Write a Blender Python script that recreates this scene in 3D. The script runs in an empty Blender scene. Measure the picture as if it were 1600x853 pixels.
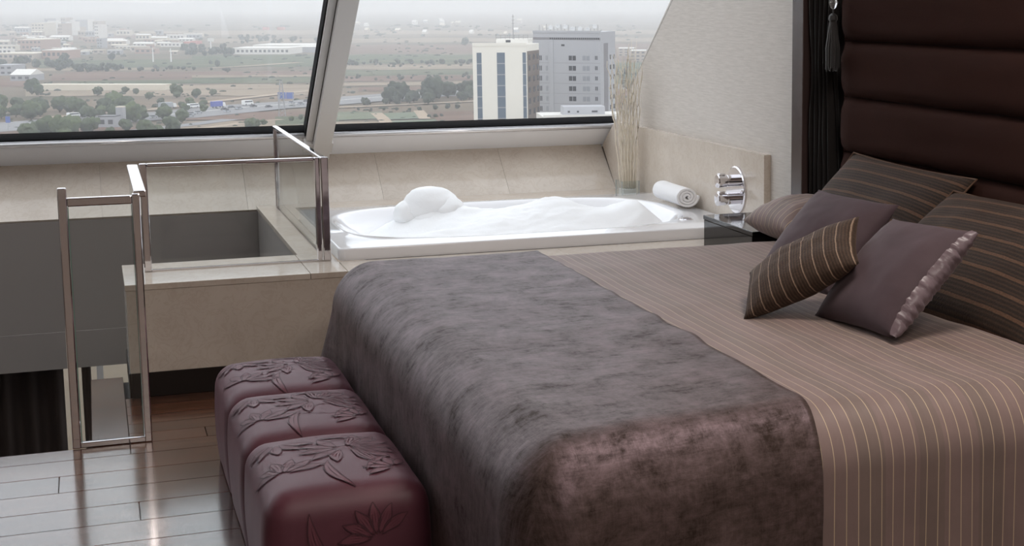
import bpy, bmesh, math, random
from mathutils import Vector, Matrix, noise
random.seed(7)
sc = bpy.context.scene
col = sc.collection
PI = math.pi

# ------------------------------------------------------------------ camera
EYE = 1.42
F_PX, PITCH, YAW, CX, CY = 2361.9, 0.1448, 0.3812, 1088.5, 346.5
cd = bpy.data.cameras.new('camera')
cam = bpy.data.objects.new('camera', cd)
col.objects.link(cam)
cam.location = (0, 0, EYE)
cam.rotation_euler = (PI / 2 - PITCH, 0, -YAW)
cd.sensor_fit = 'HORIZONTAL'
cd.sensor_width = 36
cd.lens = F_PX / 1600 * 36
cd.shift_x = -(CX - 800) / 1600
cd.shift_y = (CY - 426.5) / 1600
cd.clip_start = 0.05
cd.clip_end = 40000
sc.camera = cam

# ------------------------------------------------------------------ sky, lights, exposure
w = bpy.data.worlds.new('overcast_sky')
sc.world = w
w.use_nodes = True
bg = w.node_tree.nodes['Background']
bg.inputs[0].default_value = (0.93, 0.95, 1.0, 1)
bg.inputs[1].default_value = 1.7
vs = sc.view_settings
vs.view_transform = 'Standard'
vs.look = 'None'
vs.gamma = 1.0
vs.use_curve_mapping = False
vs.exposure = 0.14
sc.cycles.max_bounces = 8
sc.cycles.diffuse_bounces = 4
sc.cycles.glossy_bounces = 4
sc.cycles.transmission_bounces = 6
sc.cycles.transparent_max_bounces = 16
sc.cycles.volume_bounces = 1
sc.cycles.use_denoising = True
sc.cycles.sample_clamp_indirect = 6.0


def area_light(name, loc, rot, sx, sy, power, color):
    l = bpy.data.lights.new(name, 'AREA')
    l.shape = 'RECTANGLE'
    l.size = sx
    l.size_y = sy
    l.energy = power
    l.color = color
    o = bpy.data.objects.new(name, l)
    o.location = loc
    o.rotation_euler = rot
    col.objects.link(o)
    return o


# room lamps above and behind the camera: they light the headboard channels from above, the near side of the bed and its throw
LAMPS = [('ceiling_lamp_bed_offscreen', (1.9, 2.9), 32), ('ceiling_lamp_room_offscreen', (1.2, 0.9), 32), ('ceiling_lamp_entry_offscreen', (0.2, -1.2), 32)]
CEIL = 2.62

# ------------------------------------------------------------------ materials
M = {}


def nt(name):
    m = bpy.data.materials.new(name)
    m.use_nodes = True
    M[name] = m
    t = m.node_tree
    return m, t, t.nodes['Principled BSDF']


def P(name, c, rough=0.5, metal=0.0, spec=0.5, **kw):
    m, t, b = nt(name)
    b.inputs['Base Color'].default_value = (*c, 1)
    b.inputs['Roughness'].default_value = rough
    b.inputs['Metallic'].default_value = metal
    b.inputs['Specular IOR Level'].default_value = spec
    for k, v in kw.items():
        b.inputs[k.replace('_', ' ')].default_value = v
    return m


def node(t, typ, **props):
    n = t.nodes.new(typ)
    for k, v in props.items():
        setattr(n, k, v)
    return n


def coords(t, out='Object', scale=(1, 1, 1), rot=(0, 0, 0)):
    tc = node(t, 'ShaderNodeTexCoord')
    mp = node(t, 'ShaderNodeMapping')
    mp.inputs['Scale'].default_value = scale
    mp.inputs['Rotation'].default_value = rot
    t.links.new(tc.outputs[out], mp.inputs[0])
    return mp.outputs[0]


def noise_tex(t, vec, scale, detail=4, rough=0.55, dist=0.0):
    n = node(t, 'ShaderNodeTexNoise')
    n.inputs['Scale'].default_value = scale
    n.inputs['Detail'].default_value = detail
    n.inputs['Roughness'].default_value = rough
    n.inputs['Distortion'].default_value = dist
    t.links.new(vec, n.inputs['Vector'])
    return n.outputs['Fac']


def ramp(t, fac, stops, mode='LINEAR'):
    r = node(t, 'ShaderNodeValToRGB')
    r.color_ramp.interpolation = mode
    els = r.color_ramp.elements
    while len(els) < len(stops):
        els.new(0.5)
    for e, (p, c) in zip(els, stops):
        e.position = p
        e.color = (*c, 1) if len(c) == 3 else c
    t.links.new(fac, r.inputs[0])
    return r.outputs[0]


def bump(t, b, h, strength=0.2, dist=0.01):
    n = node(t, 'ShaderNodeBump')
    n.inputs['Strength'].default_value = strength
    n.inputs['Distance'].default_value = dist
    t.links.new(h, n.inputs['Height'])
    t.links.new(n.outputs[0], b.inputs['Normal'])


def mixc(t, fac, a, b_, mode='MIX'):
    m = node(t, 'ShaderNodeMix', data_type='RGBA', blend_type=mode)
    if isinstance(fac, float):
        m.inputs[0].default_value = fac
    else:
        t.links.new(fac, m.inputs[0])
    for i, v in ((6, a), (7, b_)):
        if isinstance(v, tuple):
            m.inputs[i].default_value = (*v, 1)
        else:
            t.links.new(v, m.inputs[i])
    return m.outputs[2]


def mathn(t, op, a, b_=None, c=None):
    n = node(t, 'ShaderNodeMath', operation=op)
    for i, v in enumerate((a, b_, c)):
        if v is None:
            continue
        if isinstance(v, (int, float)):
            n.inputs[i].default_value = v
        else:
            t.links.new(v, n.inputs[i])
    return n.outputs[0]


# marble
def marble(name, c1, c2, rough):
    m, t, b = nt(name)
    oi = node(t, 'ShaderNodeObjectInfo')
    v = coords(t)
    add = node(t, 'ShaderNodeVectorMath', operation='ADD')
    t.links.new(v, add.inputs[0])
    t.links.new(oi.outputs['Random'], add.inputs[1])
    n1 = noise_tex(t, add.outputs[0], 3.5, 6, 0.6, 0.6)
    n2 = noise_tex(t, add.outputs[0], 14, 8, 0.65, 1.2)
    base = ramp(t, n1, [(0.3, c2), (0.65, c1)])
    vein = ramp(t, n2, [(0.46, (1, 1, 1)), (0.5, (0.88, 0.84, 0.8)), (0.54, (1, 1, 1))])
    t.links.new(mixc(t, 0.6, base, vein, 'MULTIPLY'), b.inputs['Base Color'])
    b.inputs['Roughness'].default_value = rough
    b.inputs['Specular IOR Level'].default_value = 0.5
    return m


marble('cream_marble', (0.66, 0.59, 0.515), (0.57, 0.50, 0.43), 0.12)

# wood planks
m, t, b = nt('dark_wood')
oi = node(t, 'ShaderNodeObjectInfo')
v = coords(t, 'Object', (1.6, 22, 22))
add = node(t, 'ShaderNodeVectorMath', operation='ADD')
t.links.new(v, add.inputs[0])
sclr = node(t, 'ShaderNodeVectorMath', operation='SCALE')
sclr.inputs[0].default_value = (17, 31, 5)
t.links.new(oi.outputs['Random'], sclr.inputs['Scale'])
t.links.new(sclr.outputs[0], add.inputs[1])
g = noise_tex(t, add.outputs[0], 1.6, 7, 0.65, 0.8)
cbase = ramp(t, g, [(0.3, (0.030, 0.012, 0.007)), (0.55, (0.088, 0.034, 0.018)), (0.75, (0.17, 0.075, 0.040))])
tint = ramp(t, oi.outputs['Random'], [(0, (0.65, 0.65, 0.65)), (1, (1.25, 1.2, 1.15))])
t.links.new(mixc(t, 1.0, cbase, tint, 'MULTIPLY'), b.inputs['Base Color'])
b.inputs['Roughness'].default_value = 0.16
b.inputs['Coat Weight'].default_value = 0.5
b.inputs['Coat Roughness'].default_value = 0.12
bump(t, b, g, 0.04, 0.002)

P('dark_baseboard', (0.014, 0.009, 0.007), 0.5, 0.0, 0.25)
P('floor_joint', (0.01, 0.006, 0.005), 0.7)
P('white_acrylic', (0.86, 0.86, 0.88), 0.12, Coat_Weight=0.6, Coat_Roughness=0.04)
m, t, b = nt('bath_foam')
b.inputs['Base Color'].default_value = (0.93, 0.94, 0.95, 1)
b.inputs['Roughness'].default_value = 0.8
b.inputs['Subsurface Weight'].default_value = 0.3
b.inputs['Subsurface Radius'].default_value = (0.02, 0.02, 0.02)
v = coords(t)
bump(t, b, noise_tex(t, v, 90, 3, 0.6), 0.25, 0.004)
P('chrome', (0.74, 0.72, 0.74), 0.06, 1.0)
P('bead_metal', (0.92, 0.92, 0.94), 0.18, 0.6)
P('aluminium', (0.93, 0.945, 0.98), 0.35)
P('apron_grout', (0.34, 0.29, 0.25), 0.8)
P('mullion_paint', (0.62, 0.60, 0.58), 0.4)
P('black_gasket', (0.012, 0.012, 0.013), 0.8, 0.0, 0.1)
P('taupe_plaster', (0.235, 0.21, 0.195), 0.85)
P('ceiling_white', (0.78, 0.76, 0.73), 0.9)
P('warm_wall', (0.50, 0.46, 0.42), 0.9)
P('black_gloss', (0.012, 0.011, 0.011), 0.06, 0.0, 0.35)
P('vase_edge', (0.42, 0.45, 0.45), 0.1)
P('lacquer_brown', (0.055, 0.036, 0.034), 0.22)
P('towel_white', (0.84, 0.83, 0.83), 0.95, Sheen_Weight=0.5)
P('twig_cream', (0.74, 0.67, 0.56), 0.7)
P('mattress_cloth', (0.35, 0.3, 0.27), 0.9)
P('crystal', (0.95, 0.95, 0.97), 0.02, Transmission_Weight=0.9)
P('tassel_black', (0.012, 0.010, 0.010), 0.6, Sheen_Weight=0.3)


def pane_glass(name, tint, refl=1.0, f0=0.04):
    m, t, b = nt(name)
    t.nodes.remove(b)
    out = t.nodes['Material Output']
    tr = node(t, 'ShaderNodeBsdfTransparent')
    tr.inputs[0].default_value = (*tint, 1)
    gl = node(t, 'ShaderNodeBsdfGlossy')
    gl.inputs['Roughness'].default_value = 0.01
    gl.inputs[0].default_value = (refl, refl, refl, 1)
    # Schlick reflectance, the same on both sides of the pane
    lw = node(t, 'ShaderNodeLayerWeight')
    lw.inputs[0].default_value = 0.5
    fac = mathn(t, 'ADD', mathn(t, 'MULTIPLY', mathn(t, 'POWER', lw.outputs['Facing'], 5.0), 0.7), f0)
    mx = node(t, 'ShaderNodeMixShader')
    t.links.new(fac, mx.inputs[0])
    t.links.new(tr.outputs[0], mx.inputs[1])
    t.links.new(gl.outputs[0], mx.inputs[2])
    t.links.new(mx.outputs[0], out.inputs[0])


pane_glass('window_glass', (0.96, 0.975, 0.98), 0.6, 0.015)
pane_glass('rail_glass', (0.975, 0.985, 0.98), 0.8, 0.025)
pane_glass('vase_glass', (0.93, 0.95, 0.95), 1.0, 0.06)
P('glass_edge', (0.16, 0.26, 0.22), 0.15)

# wallpaper, fine streaks along the wall
m, t, b = nt('beige_wallpaper')
v = coords(t, 'Object', (1, 9, 160))
n1 = noise_tex(t, v, 1.0, 5, 0.7)
t.links.new(ramp(t, n1, [(0.3, (0.50, 0.455, 0.41)), (0.7, (0.64, 0.59, 0.54))]), b.inputs['Base Color'])
b.inputs['Roughness'].default_value = 0.6
bump(t, b, n1, 0.12, 0.002)

# crushed velvet throw
m, t, b = nt('crushed_velvet')
v = coords(t, 'UV', (1, 1, 1))
n1 = noise_tex(t, v, 8, 9, 0.78, 0.25)
v2 = coords(t, 'UV', (12, 55, 1), (0, 0, 0.1))
n2 = noise_tex(t, v2, 1.0, 5, 0.7, 0.4)
v3 = coords(t, 'UV', (1, 1, 1))
n3 = noise_tex(t, v3, 42, 6, 0.75, 0.6)
wa = noise_tex(t, coords(t, 'UV', (420, 9, 1)), 1.0, 2, 0.6)
wb_ = noise_tex(t, coords(t, 'UV', (9, 420, 1)), 1.0, 2, 0.6)
n3 = mathn(t, 'ADD', mathn(t, 'MULTIPLY', n3, 0.6), mathn(t, 'MULTIPLY', mathn(t, 'ADD', wa, wb_), 0.2))
mx = mathn(t, 'ADD', mathn(t, 'MULTIPLY', n1, 0.55), mathn(t, 'ADD', mathn(t, 'MULTIPLY', n2, 0.18), mathn(t, 'MULTIPLY', n3, 0.32)))
c = ramp(t, mx, [(0.40, (0.027, 0.0185, 0.015)), (0.54, (0.062, 0.0445, 0.039)), (0.68, (0.114, 0.083, 0.079))])
t.links.new(c, b.inputs['Base Color'])
t.links.new(ramp(t, mx, [(0.44, (0.05, 0.05, 0.05)), (0.60, (0.95, 0.95, 0.95))]), b.inputs['Specular IOR Level'])
b.inputs['Specular Tint'].default_value = (1.0, 0.72, 0.86, 1)
b.inputs['Roughness'].default_value = 0.5
b.inputs['Sheen Weight'].default_value = 0.08
b.inputs['Sheen Roughness'].default_value = 0.4
b.inputs['Sheen Tint'].default_value = (0.80, 0.62, 0.66, 1)
bump(t, b, mx, 0.3, 0.010)

# pin-striped coverlet; UV.x is metres along the bed
m, t, b = nt('pinstripe_coverlet')
tc = node(t, 'ShaderNodeTexCoord')
sep = node(t, 'ShaderNodeSeparateXYZ')
t.links.new(tc.outputs['UV'], sep.inputs[0])
fr = mathn(t, 'FRACT', mathn(t, 'DIVIDE', sep.outputs[0], 0.0285))
d = mathn(t, 'ABSOLUTE', mathn(t, 'SUBTRACT', fr, 0.5))
line = mathn(t, 'LESS_THAN', d, 0.032)
fr2 = mathn(t, 'FRACT', mathn(t, 'DIVIDE', sep.outputs[0], 0.150))
wide = mathn(t, 'LESS_THAN', fr2, 0.42)
v = coords(t, 'UV', (1, 1, 1))
n1 = noise_tex(t, v, 9, 5, 0.6)
v2 = coords(t, 'UV', (500, 60, 1))
n2 = noise_tex(t, v2, 1, 2, 0.5)
base = mixc(t, wide, (0.192, 0.138, 0.128), (0.166, 0.124, 0.111))
base = mixc(t, 0.35, base, ramp(t, n1, [(0.3, (0.7, 0.7, 0.7)), (0.7, (1.15, 1.1, 1.1))]), 'MULTIPLY')
t.links.new(mixc(t, line, base, (0.46, 0.36, 0.25)), b.inputs['Base Color'])
b.inputs['Roughness'].default_value = 0.55
b.inputs['Sheen Weight'].default_value = 0.25
b.inputs['Sheen Tint'].default_value = (0.9, 0.75, 0.72, 1)
b.inputs['Specular IOR Level'].default_value = 0.3
h = mathn(t, 'ADD', mathn(t, 'MULTIPLY', mathn(t, 'ABSOLUTE', mathn(t, 'SUBTRACT', fr, 0.5)), -0.5), mathn(t, 'MULTIPLY', n2, 0.12))
bump(t, b, h, 0.25, 0.006)


def stripes_mat(name, axis, dark, mid, light, period, thin, rough=0.75, sheen=0.3):
    """woven chenille stripes: dark ribs with brown bands and thin light lines"""
    m, t, b = nt(name)
    tc = node(t, 'ShaderNodeTexCoord')
    sep = node(t, 'ShaderNodeSeparateXYZ')
    t.links.new(tc.outputs['UV'], sep.inputs[0])
    v = coords(t, 'UV', (1, 1, 1))
    nz = noise_tex(t, v, 30, 3, 0.6)
    u = mathn(t, 'ADD', sep.outputs[axis], mathn(t, 'MULTIPLY', nz, 0.003))
    f1 = mathn(t, 'FRACT', mathn(t, 'DIVIDE', u, period))
    f2 = mathn(t, 'FRACT', mathn(t, 'DIVIDE', u, period / 4.0))
    rib = ramp(t, f2, [(0.0, dark), (0.35, mid), (0.7, dark), (1.0, dark)])
    ln = mathn(t, 'LESS_THAN', f1, thin)
    n2 = noise_tex(t, v, 160, 2, 0.6)
    base = mixc(t, ln, rib, light)
    base = mixc(t, 0.6, base, ramp(t, n2, [(0.3, (0.55, 0.55, 0.55)), (0.7, (1.25, 1.25, 1.25))]), 'MULTIPLY')
    t.links.new(base, b.inputs['Base Color'])
    b.inputs['Roughness'].default_value = rough
    b.inputs['Sheen Weight'].default_value = sheen * 0.3
    b.inputs['Sheen Tint'].default_value = (0.8, 0.6, 0.5, 1)
    b.inputs['Specular IOR Level'].default_value = 0.2
    bump(t, b, mathn(t, 'ADD', f2, n2), 0.35, 0.004)


stripes_mat('chenille_light_stripe', 0, (0.040, 0.026, 0.019), (0.076, 0.047, 0.032), (0.26, 0.185, 0.135), 0.036, 0.09)
stripes_mat('chenille_copper_stripe', 1, (0.018, 0.012, 0.0095), (0.044, 0.026, 0.017), (0.085, 0.046, 0.028), 0.052, 0.20)


def satin(name, c1, c2, rough, sheen=0.2):
    m, t, b = nt(name)
    v = coords(t, 'UV', (1, 1, 1))
    n1 = noise_tex(t, v, 6, 5, 0.6)
    t.links.new(ramp(t, n1, [(0.3, c1), (0.7, c2)]), b.inputs['Base Color'])
    b.inputs['Roughness'].default_value = rough
    b.inputs['Sheen Weight'].default_value = sheen
    b.inputs['Sheen Tint'].default_value = (0.8, 0.68, 0.72, 1)
    b.inputs['Specular IOR Level'].default_value = 0.22
    v2 = coords(t, 'UV', (300, 300, 1))
    bump(t, b, noise_tex(t, v2, 1, 2, 0.5), 0.08, 0.002)


satin('plum_satin', (0.050, 0.032, 0.037), (0.068, 0.045, 0.052), 0.72, 0.15)
satin('plum_satin_ruche', (0.11, 0.08, 0.09), (0.16, 0.12, 0.135), 0.3, 0.3)

# headboard velvet
m, t, b = nt('headboard_velvet')
v = coords(t, 'Object', (1, 1.3, 3))
n1 = noise_tex(t, v, 1.6, 4, 0.6, 0.5)
t.links.new(ramp(t, n1, [(0.35, (0.019, 0.0085, 0.0068)), (0.7, (0.023, 0.0098, 0.0076))]), b.inputs['Base Color'])
b.inputs['Roughness'].default_value = 0.85
b.inputs['Sheen Weight'].default_value = 0.06
b.inputs['Sheen Tint'].default_value = (0.6, 0.25, 0.18, 1)
b.inputs['Specular IOR Level'].default_value = 0.05
v2 = coords(t, 'Object', (1, 1, 1))
bump(t, b, noise_tex(t, v2, 120, 3, 0.6), 0.12, 0.003)
P('dark_drape', (0.016, 0.012, 0.011), 0.85, Sheen_Weight=0.15)
# lower-floor curtain
P('curtain_brown', (0.075, 0.058, 0.052), 0.9)

# pouf jacquard
m, t, b = nt('plum_jacquard')
v = coords(t, 'Object', (1, 1, 1))
n1 = noise_tex(t, v, 4, 4, 0.6)
v2 = coords(t, 'Object', (700, 700, 700))
n2 = noise_tex(t, v2, 1, 1, 0.5)
t.links.new(ramp(t, n1, [(0.3, (0.090, 0.026, 0.040)), (0.7, (0.122, 0.036, 0.054))]), b.inputs['Base Color'])
b.inputs['Roughness'].default_value = 0.5
b.inputs['Sheen Weight'].default_value = 0.12
b.inputs['Sheen Roughness'].default_value = 0.4
b.inputs['Sheen Tint'].default_value = (0.8, 0.45, 0.55, 1)
bump(t, b, n2, 0.15, 0.001)
P('jacquard_flower', (0.135, 0.040, 0.057), 0.5)
P('dark_plum_outline', (0.062, 0.018, 0.027), 0.6)


# outdoor materials
def ground_mat(name, c1, c2, c3, scale, stretch=(1, 1, 1), rot=0.0):
    m, t, b = nt(name)
    v = coords(t, 'Object', stretch, (0, 0, rot))
    n1 = noise_tex(t, v, scale, 8, 0.65, 0.4)
    t.links.new(ramp(t, n1, [(0.3, c1), (0.5, c2), (0.7, c3)]), b.inputs['Base Color'])
    b.inputs['Roughness'].default_value = 0.95
    b.inputs['Specular IOR Level'].default_value = 0.05


ground_mat('plain_ground', (0.065, 0.07, 0.042), (0.14, 0.11, 0.078), (0.22, 0.165, 0.12), 0.006, (0.3, 1.3, 1))
ground_mat('tan_field', (0.17, 0.135, 0.095), (0.26, 0.205, 0.15), (0.30, 0.24, 0.175), 0.014, (0.4, 1.5, 1))
ground_mat('brown_field', (0.10, 0.068, 0.052), (0.165, 0.105, 0.08), (0.19, 0.135, 0.10), 0.014, (0.4, 1.5, 1))
ground_mat('green_field', (0.05, 0.07, 0.036), (0.085, 0.10, 0.056), (0.14, 0.125, 0.08), 0.014, (0.4, 1.5, 1))
ground_mat('pale_green_field', (0.11, 0.13, 0.085), (0.15, 0.165, 0.11), (0.19, 0.18, 0.125), 0.03)
ground_mat('asphalt_far', (0.21, 0.207, 0.21), (0.25, 0.247, 0.25), (0.23, 0.227, 0.23), 0.05)
ground_mat('dirt_track', (0.32, 0.25, 0.185), (0.38, 0.30, 0.225), (0.34, 0.27, 0.20), 0.05)
m, t, b = nt('crop_rows')
v = coords(t, 'Object', (1, 1, 1), (0, 0, 0.9))
wv = node(t, 'ShaderNodeTexWave')
wv.inputs['Scale'].default_value = 0.06
wv.inputs['Distortion'].default_value = 0.6
t.links.new(v, wv.inputs['Vector'])
t.links.new(ramp(t, wv.outputs['Fac'], [(0.3, (0.065, 0.10, 0.055)), (0.8, (0.15, 0.165, 0.105))]), b.inputs['Base Color'])
b.inputs['Roughness'].default_value = 0.95
for i, (a, c2) in enumerate((((0.026, 0.038, 0.017), (0.068, 0.092, 0.038)), ((0.034, 0.05, 0.019), (0.085, 0.115, 0.045)), ((0.018, 0.027, 0.017), (0.046, 0.06, 0.034)))):
    m, t, b = nt('foliage_%d' % i)
    oi = node(t, 'ShaderNodeObjectInfo')
    v = coords(t, 'Object', (1, 1, 1))
    n1 = noise_tex(t, v, 0.9, 5, 0.7)
    cc = ramp(t, n1, [(0.35, a), (0.65, c2)])
    t.links.new(mixc(t, 1.0, cc, ramp(t, oi.outputs['Random'], [(0, (0.75, 0.75, 0.8)), (1, (1.25, 1.2, 1.1))]), 'MULTIPLY'), b.inputs['Base Color'])
    b.inputs['Roughness'].default_value = 0.9
    bump(t, b, n1, 0.8, 0.6)
P('trunk_brown', (0.09, 0.065, 0.045), 0.9)
P('tower_white', (0.74, 0.71, 0.64), 0.7)
P('tower_grey', (0.40, 0.40, 0.42), 0.75)
P('tower_grey_dark', (0.22, 0.21, 0.22), 0.75)
P('tower_glass', (0.10, 0.135, 0.18), 0.25)
P('window_dark', (0.05, 0.052, 0.06), 0.25)
P('window_blind', (0.27, 0.28, 0.30), 0.5)
P('brick_dark', (0.17, 0.14, 0.125), 0.85)
P('roof_white', (0.68, 0.66, 0.62), 0.7)
P('roof_cream', (0.60, 0.54, 0.44), 0.8)
P('wall_tan', (0.40, 0.33, 0.27), 0.85)
P('wall_grey', (0.33, 0.33, 0.35), 0.85)
P('wall_brick', (0.36, 0.23, 0.18), 0.85)
P('roof_red', (0.50, 0.16, 0.13), 0.8)
P('sign_blue', (0.06, 0.11, 0.36), 0.6)
P('paint_white', (0.75, 0.75, 0.74), 0.5)
P('paint_dark', (0.05, 0.05, 0.06), 0.4)
P('paint_blue', (0.07, 0.10, 0.38), 0.4)
P('paint_silver', (0.35, 0.37, 0.40), 0.35)
P('lattice_steel', (0.30, 0.30, 0.31), 0.6)
P('hill_blue', (0.20, 0.21, 0.19), 0.95)

# ------------------------------------------------------------------ helpers
ORG = {}


def link(o, parent, org):
    col.objects.link(o)
    if parent is not None:
        o.parent = parent
        ORG[o.name] = ORG[parent.name]
    else:
        o.location = org
        ORG[o.name] = Vector(org)
    return o


def empty(name, loc):
    o = bpy.data.objects.new(name, None)
    o.empty_display_size = 0.1
    col.objects.link(o)
    o.location = loc
    ORG[o.name] = Vector(loc)
    return o


def tag(o, label, cat=None, group=None, kind=None):
    o['label'] = label
    if cat:
        o['category'] = cat
    if group:
        o['group'] = group
    if kind:
        o['kind'] = kind
    return o


def obj(name, bm, mat, parent=None, smooth=False, org=None):
    """bmesh in world coordinates -> one mesh object whose origin is its base (or its thing's base)"""
    if parent is not None:
        og = ORG[parent.name]
    elif org is not None:
        og = Vector(org)
    else:
        xs = [v.co for v in bm.verts]
        lo = Vector((min(c[i] for c in xs) for i in range(3)))
        hi = Vector((max(c[i] for c in xs) for i in range(3)))
        og = Vector(((lo.x + hi.x) / 2, (lo.y + hi.y) / 2, lo.z))
    bmesh.ops.translate(bm, verts=bm.verts, vec=-og)
    me = bpy.data.meshes.new(name)
    bm.normal_update()
    bm.to_mesh(me)
    bm.free()
    for mm in (mat if isinstance(mat, (list, tuple)) else [mat]):
        me.materials.append(M[mm])
    if smooth:
        me.polygons.foreach_set('use_smooth', [True] * len(me.polygons))
    o = bpy.data.objects.new(name, me)
    return link(o, parent, og)


def copy_tree(o, parent=None):
    c = o.copy()
    col.objects.link(c)
    c.parent = parent
    for ch in o.children:
        copy_tree(ch, c)
    return c


def add_box(bm, lo, hi, bev=0.0, seg=2, mi=0):
    cx = [(a + b_) / 2 for a, b_ in zip(lo, hi)]
    s = [max(1e-5, b_ - a) for a, b_ in zip(lo, hi)]
    r = bmesh.ops.create_cube(bm, size=1.0, matrix=Matrix.Translation(cx) @ Matrix.Diagonal((*s, 1)))
    fs = set(f for v in r['verts'] for f in v.link_faces)
    for f in fs:
        f.material_index = mi
    if bev > 0:
        es = list(set(e for v in r['verts'] for e in v.link_edges))
        bmesh.ops.bevel(bm, geom=es, offset=bev, segments=seg, affect='EDGES', profile=0.5)
    return r


def box(name, lo, hi, mat, parent=None, bev=0.0, seg=2, smooth=False):
    bm = bmesh.new()
    add_box(bm, lo, hi, bev, seg)
    return obj(name, bm, mat, parent, smooth)


def add_tube(bm, pts, rad, n=8, caps=True):
    rings = []
    pts = [Vector(p) for p in pts]
    for i, p in enumerate(pts):
        d = (pts[min(i + 1, len(pts) - 1)] - pts[max(i - 1, 0)]).normalized()
        a = d.orthogonal() if abs(d.z) > 0.99 else d.cross(Vector((0, 0, 1)))
        a.normalize()
        b_ = d.cross(a)
        r = rad[i] if isinstance(rad, (list, tuple)) else rad
        rings.append([bm.verts.new(p + (a * math.cos(2 * PI * k / n) + b_ * math.sin(2 * PI * k / n)) * r) for k in range(n)])
    for r0, r1 in zip(rings, rings[1:]):
        for k in range(n):
            bm.faces.new((r0[k], r0[(k + 1) % n], r1[(k + 1) % n], r1[k]))
    if caps:
        bm.faces.new(rings[0][::-1])
        bm.faces.new(rings[-1])
    return rings


def add_lathe(bm, prof, center, axis, n=32):
    """prof: (radius, height) along axis"""
    axis = Vector(axis).normalized()
    a = axis.orthogonal().normalized()
    b_ = axis.cross(a)
    rings = []
    for r, h_ in prof:
        c = Vector(center) + axis * h_
        rings.append([bm.verts.new(c + (a * math.cos(2 * PI * k / n) + b_ * math.sin(2 * PI * k / n)) * max(r, 1e-4)) for k in range(n)])
    for r0, r1 in zip(rings, rings[1:]):
        for k in range(n):
            bm.faces.new((r0[k], r0[(k + 1) % n], r1[(k + 1) % n], r1[k]))
    bm.faces.new(rings[0][::-1])
    bm.faces.new(rings[-1])


def add_prism(bm, poly, vec, mi=0):
    """poly: list of 3D points, extruded by vec"""
    vec = Vector(vec)
    a = [bm.verts.new(p) for p in poly]
    b_ = [bm.verts.new(Vector(p) + vec) for p in poly]
    n = len(a)
    fs = [bm.faces.new(a[::-1]), bm.faces.new(b_)]
    for i in range(n):
        fs.append(bm.faces.new((a[i], a[(i + 1) % n], b_[(i + 1) % n], b_[i])))
    for f in fs:
        f.material_index = mi
    bmesh.ops.recalc_face_normals(bm, faces=fs)


def prism(name, poly, vec, mat, parent=None):
    bm = bmesh.new()
    add_prism(bm, poly, vec)
    return obj(name, bm, mat, parent)


def nz(x, y, z=0.0):
    return noise.noise(Vector((x, y, z)))


# direction of a photo pixel (for things seen through the window)
_f = Vector((math.sin(YAW) * math.cos(PITCH), math.cos(YAW) * math.cos(PITCH), -math.sin(PITCH)))
_r = Vector((math.cos(YAW), -math.sin(YAW), 0))
_d = _f.cross(_r)
GZ = -60.0


def on_ground(px, py, z=GZ):
    d_ = _f + _r * ((px - CX) / F_PX) + _d * ((py - CY) / F_PX)
    return Vector((0, 0, EYE)) + d_ * ((z - EYE) / d_.z)


# ------------------------------------------------------------------ ROOM SHELL
WX = 2.6625            # headboard wall
VY, VZ = 8.003, 0.631  # where the tilted glazing starts, at the bottom
SL = Vector((0, -1.08, 0.795)).normalized()   # up along the glazing
NI = Vector((0, -0.795, -1.08)).normalized()  # towards the room
LX = -3.2
FY = -2.6
s_top = (CEIL - VZ) / SL.z
TOPY = VY + SL.y * s_top
PLZ = 0.414            # top of the marble ledge
PF = 5.70              # its front
PB = 7.73              # foot of the marble apron below the glazing

# wooden floor: sub floor + planks; open to the stairwell at the left
bm = bmesh.new()
add_box(bm, (LX, FY, -0.20), (WX, 5.09, -0.022))
add_box(bm, (-0.055, 5.09, -0.20), (WX, 6.04, -0.022))
add_box(bm, (0.74, 6.04, -0.20), (WX, 8.1, -0.022))
floor = obj('floor', bm, 'floor_joint', org=(0, 0, 0))
tag(floor, 'glossy dark brown wooden plank floor', None, None, 'structure')
PW = 0.167
gap = 0.0016


def plank(x0, x1, y0, y1):
    bm = bmesh.new()
    add_box(bm, (x0 + gap / 2, y0 + gap / 2, -0.022), (x1 - gap / 2, y1 - gap / 2, 0.0), 0.0012, 1)
    o = obj('plank', bm, 'dark_wood', floor)
    c = Vector(((x0 + x1) / 2, (y0 + y1) / 2, 0))
    o.data.transform(Matrix.Translation(-c))
    o.location = c
    return o


rowtop = 4.97
rows = []
y = rowtop
while y > 1.2:
    rows.append((y - PW, y))
    y -= PW
rng = random.Random(3)
for i, (a, b_) in enumerate(rows):
    cuts = {0: [-1.6, 0.44], 1: [-0.147 - 1.2, -0.147, 1.0], 2: [-1.1, 0.6], 3: [-1.5, 0.068, 1.2], 4: [-0.7, 0.75]}.get(i)
    if cuts is None:
        s = rng.uniform(-1.8, -0.6)
        cuts = [s, s + 1.25, s + 2.5]
    xs = [LX] + [c for c in cuts if LX < c < 1.5] + [1.5]
    for x0, x1 in zip(xs, xs[1:]):
        plank(x0, x1, a, b_)
plank(LX, -1.3, rowtop, 5.09)
plank(-1.3, 0.06, rowtop, 5.09)
# board along the open edge, beside the marble ledge
plank(-0.055, 0.06, 5.09, 6.04)
y = rowtop
k = 0
while y < 5.69:
    y1 = min(y + 0.12, 5.697)
    cut = [0.42, 0.30, 0.55, 0.36, 0.62, 0.45, 0.5][k % 7]
    plank(0.06, cut, y, y1)
    plank(cut, 1.5, y, y1)
    y = y1
    k += 1
bm = bmesh.new()
add_box(bm, (1.5, FY, -0.022), (WX, 5.697, -0.001))
add_box(bm, (LX, FY, -0.022), (1.5, rows[-1][0], -0.001))
rest = obj('plank_field', bm, 'dark_wood', floor)
rest['kind'] = 'stuff'

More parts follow.
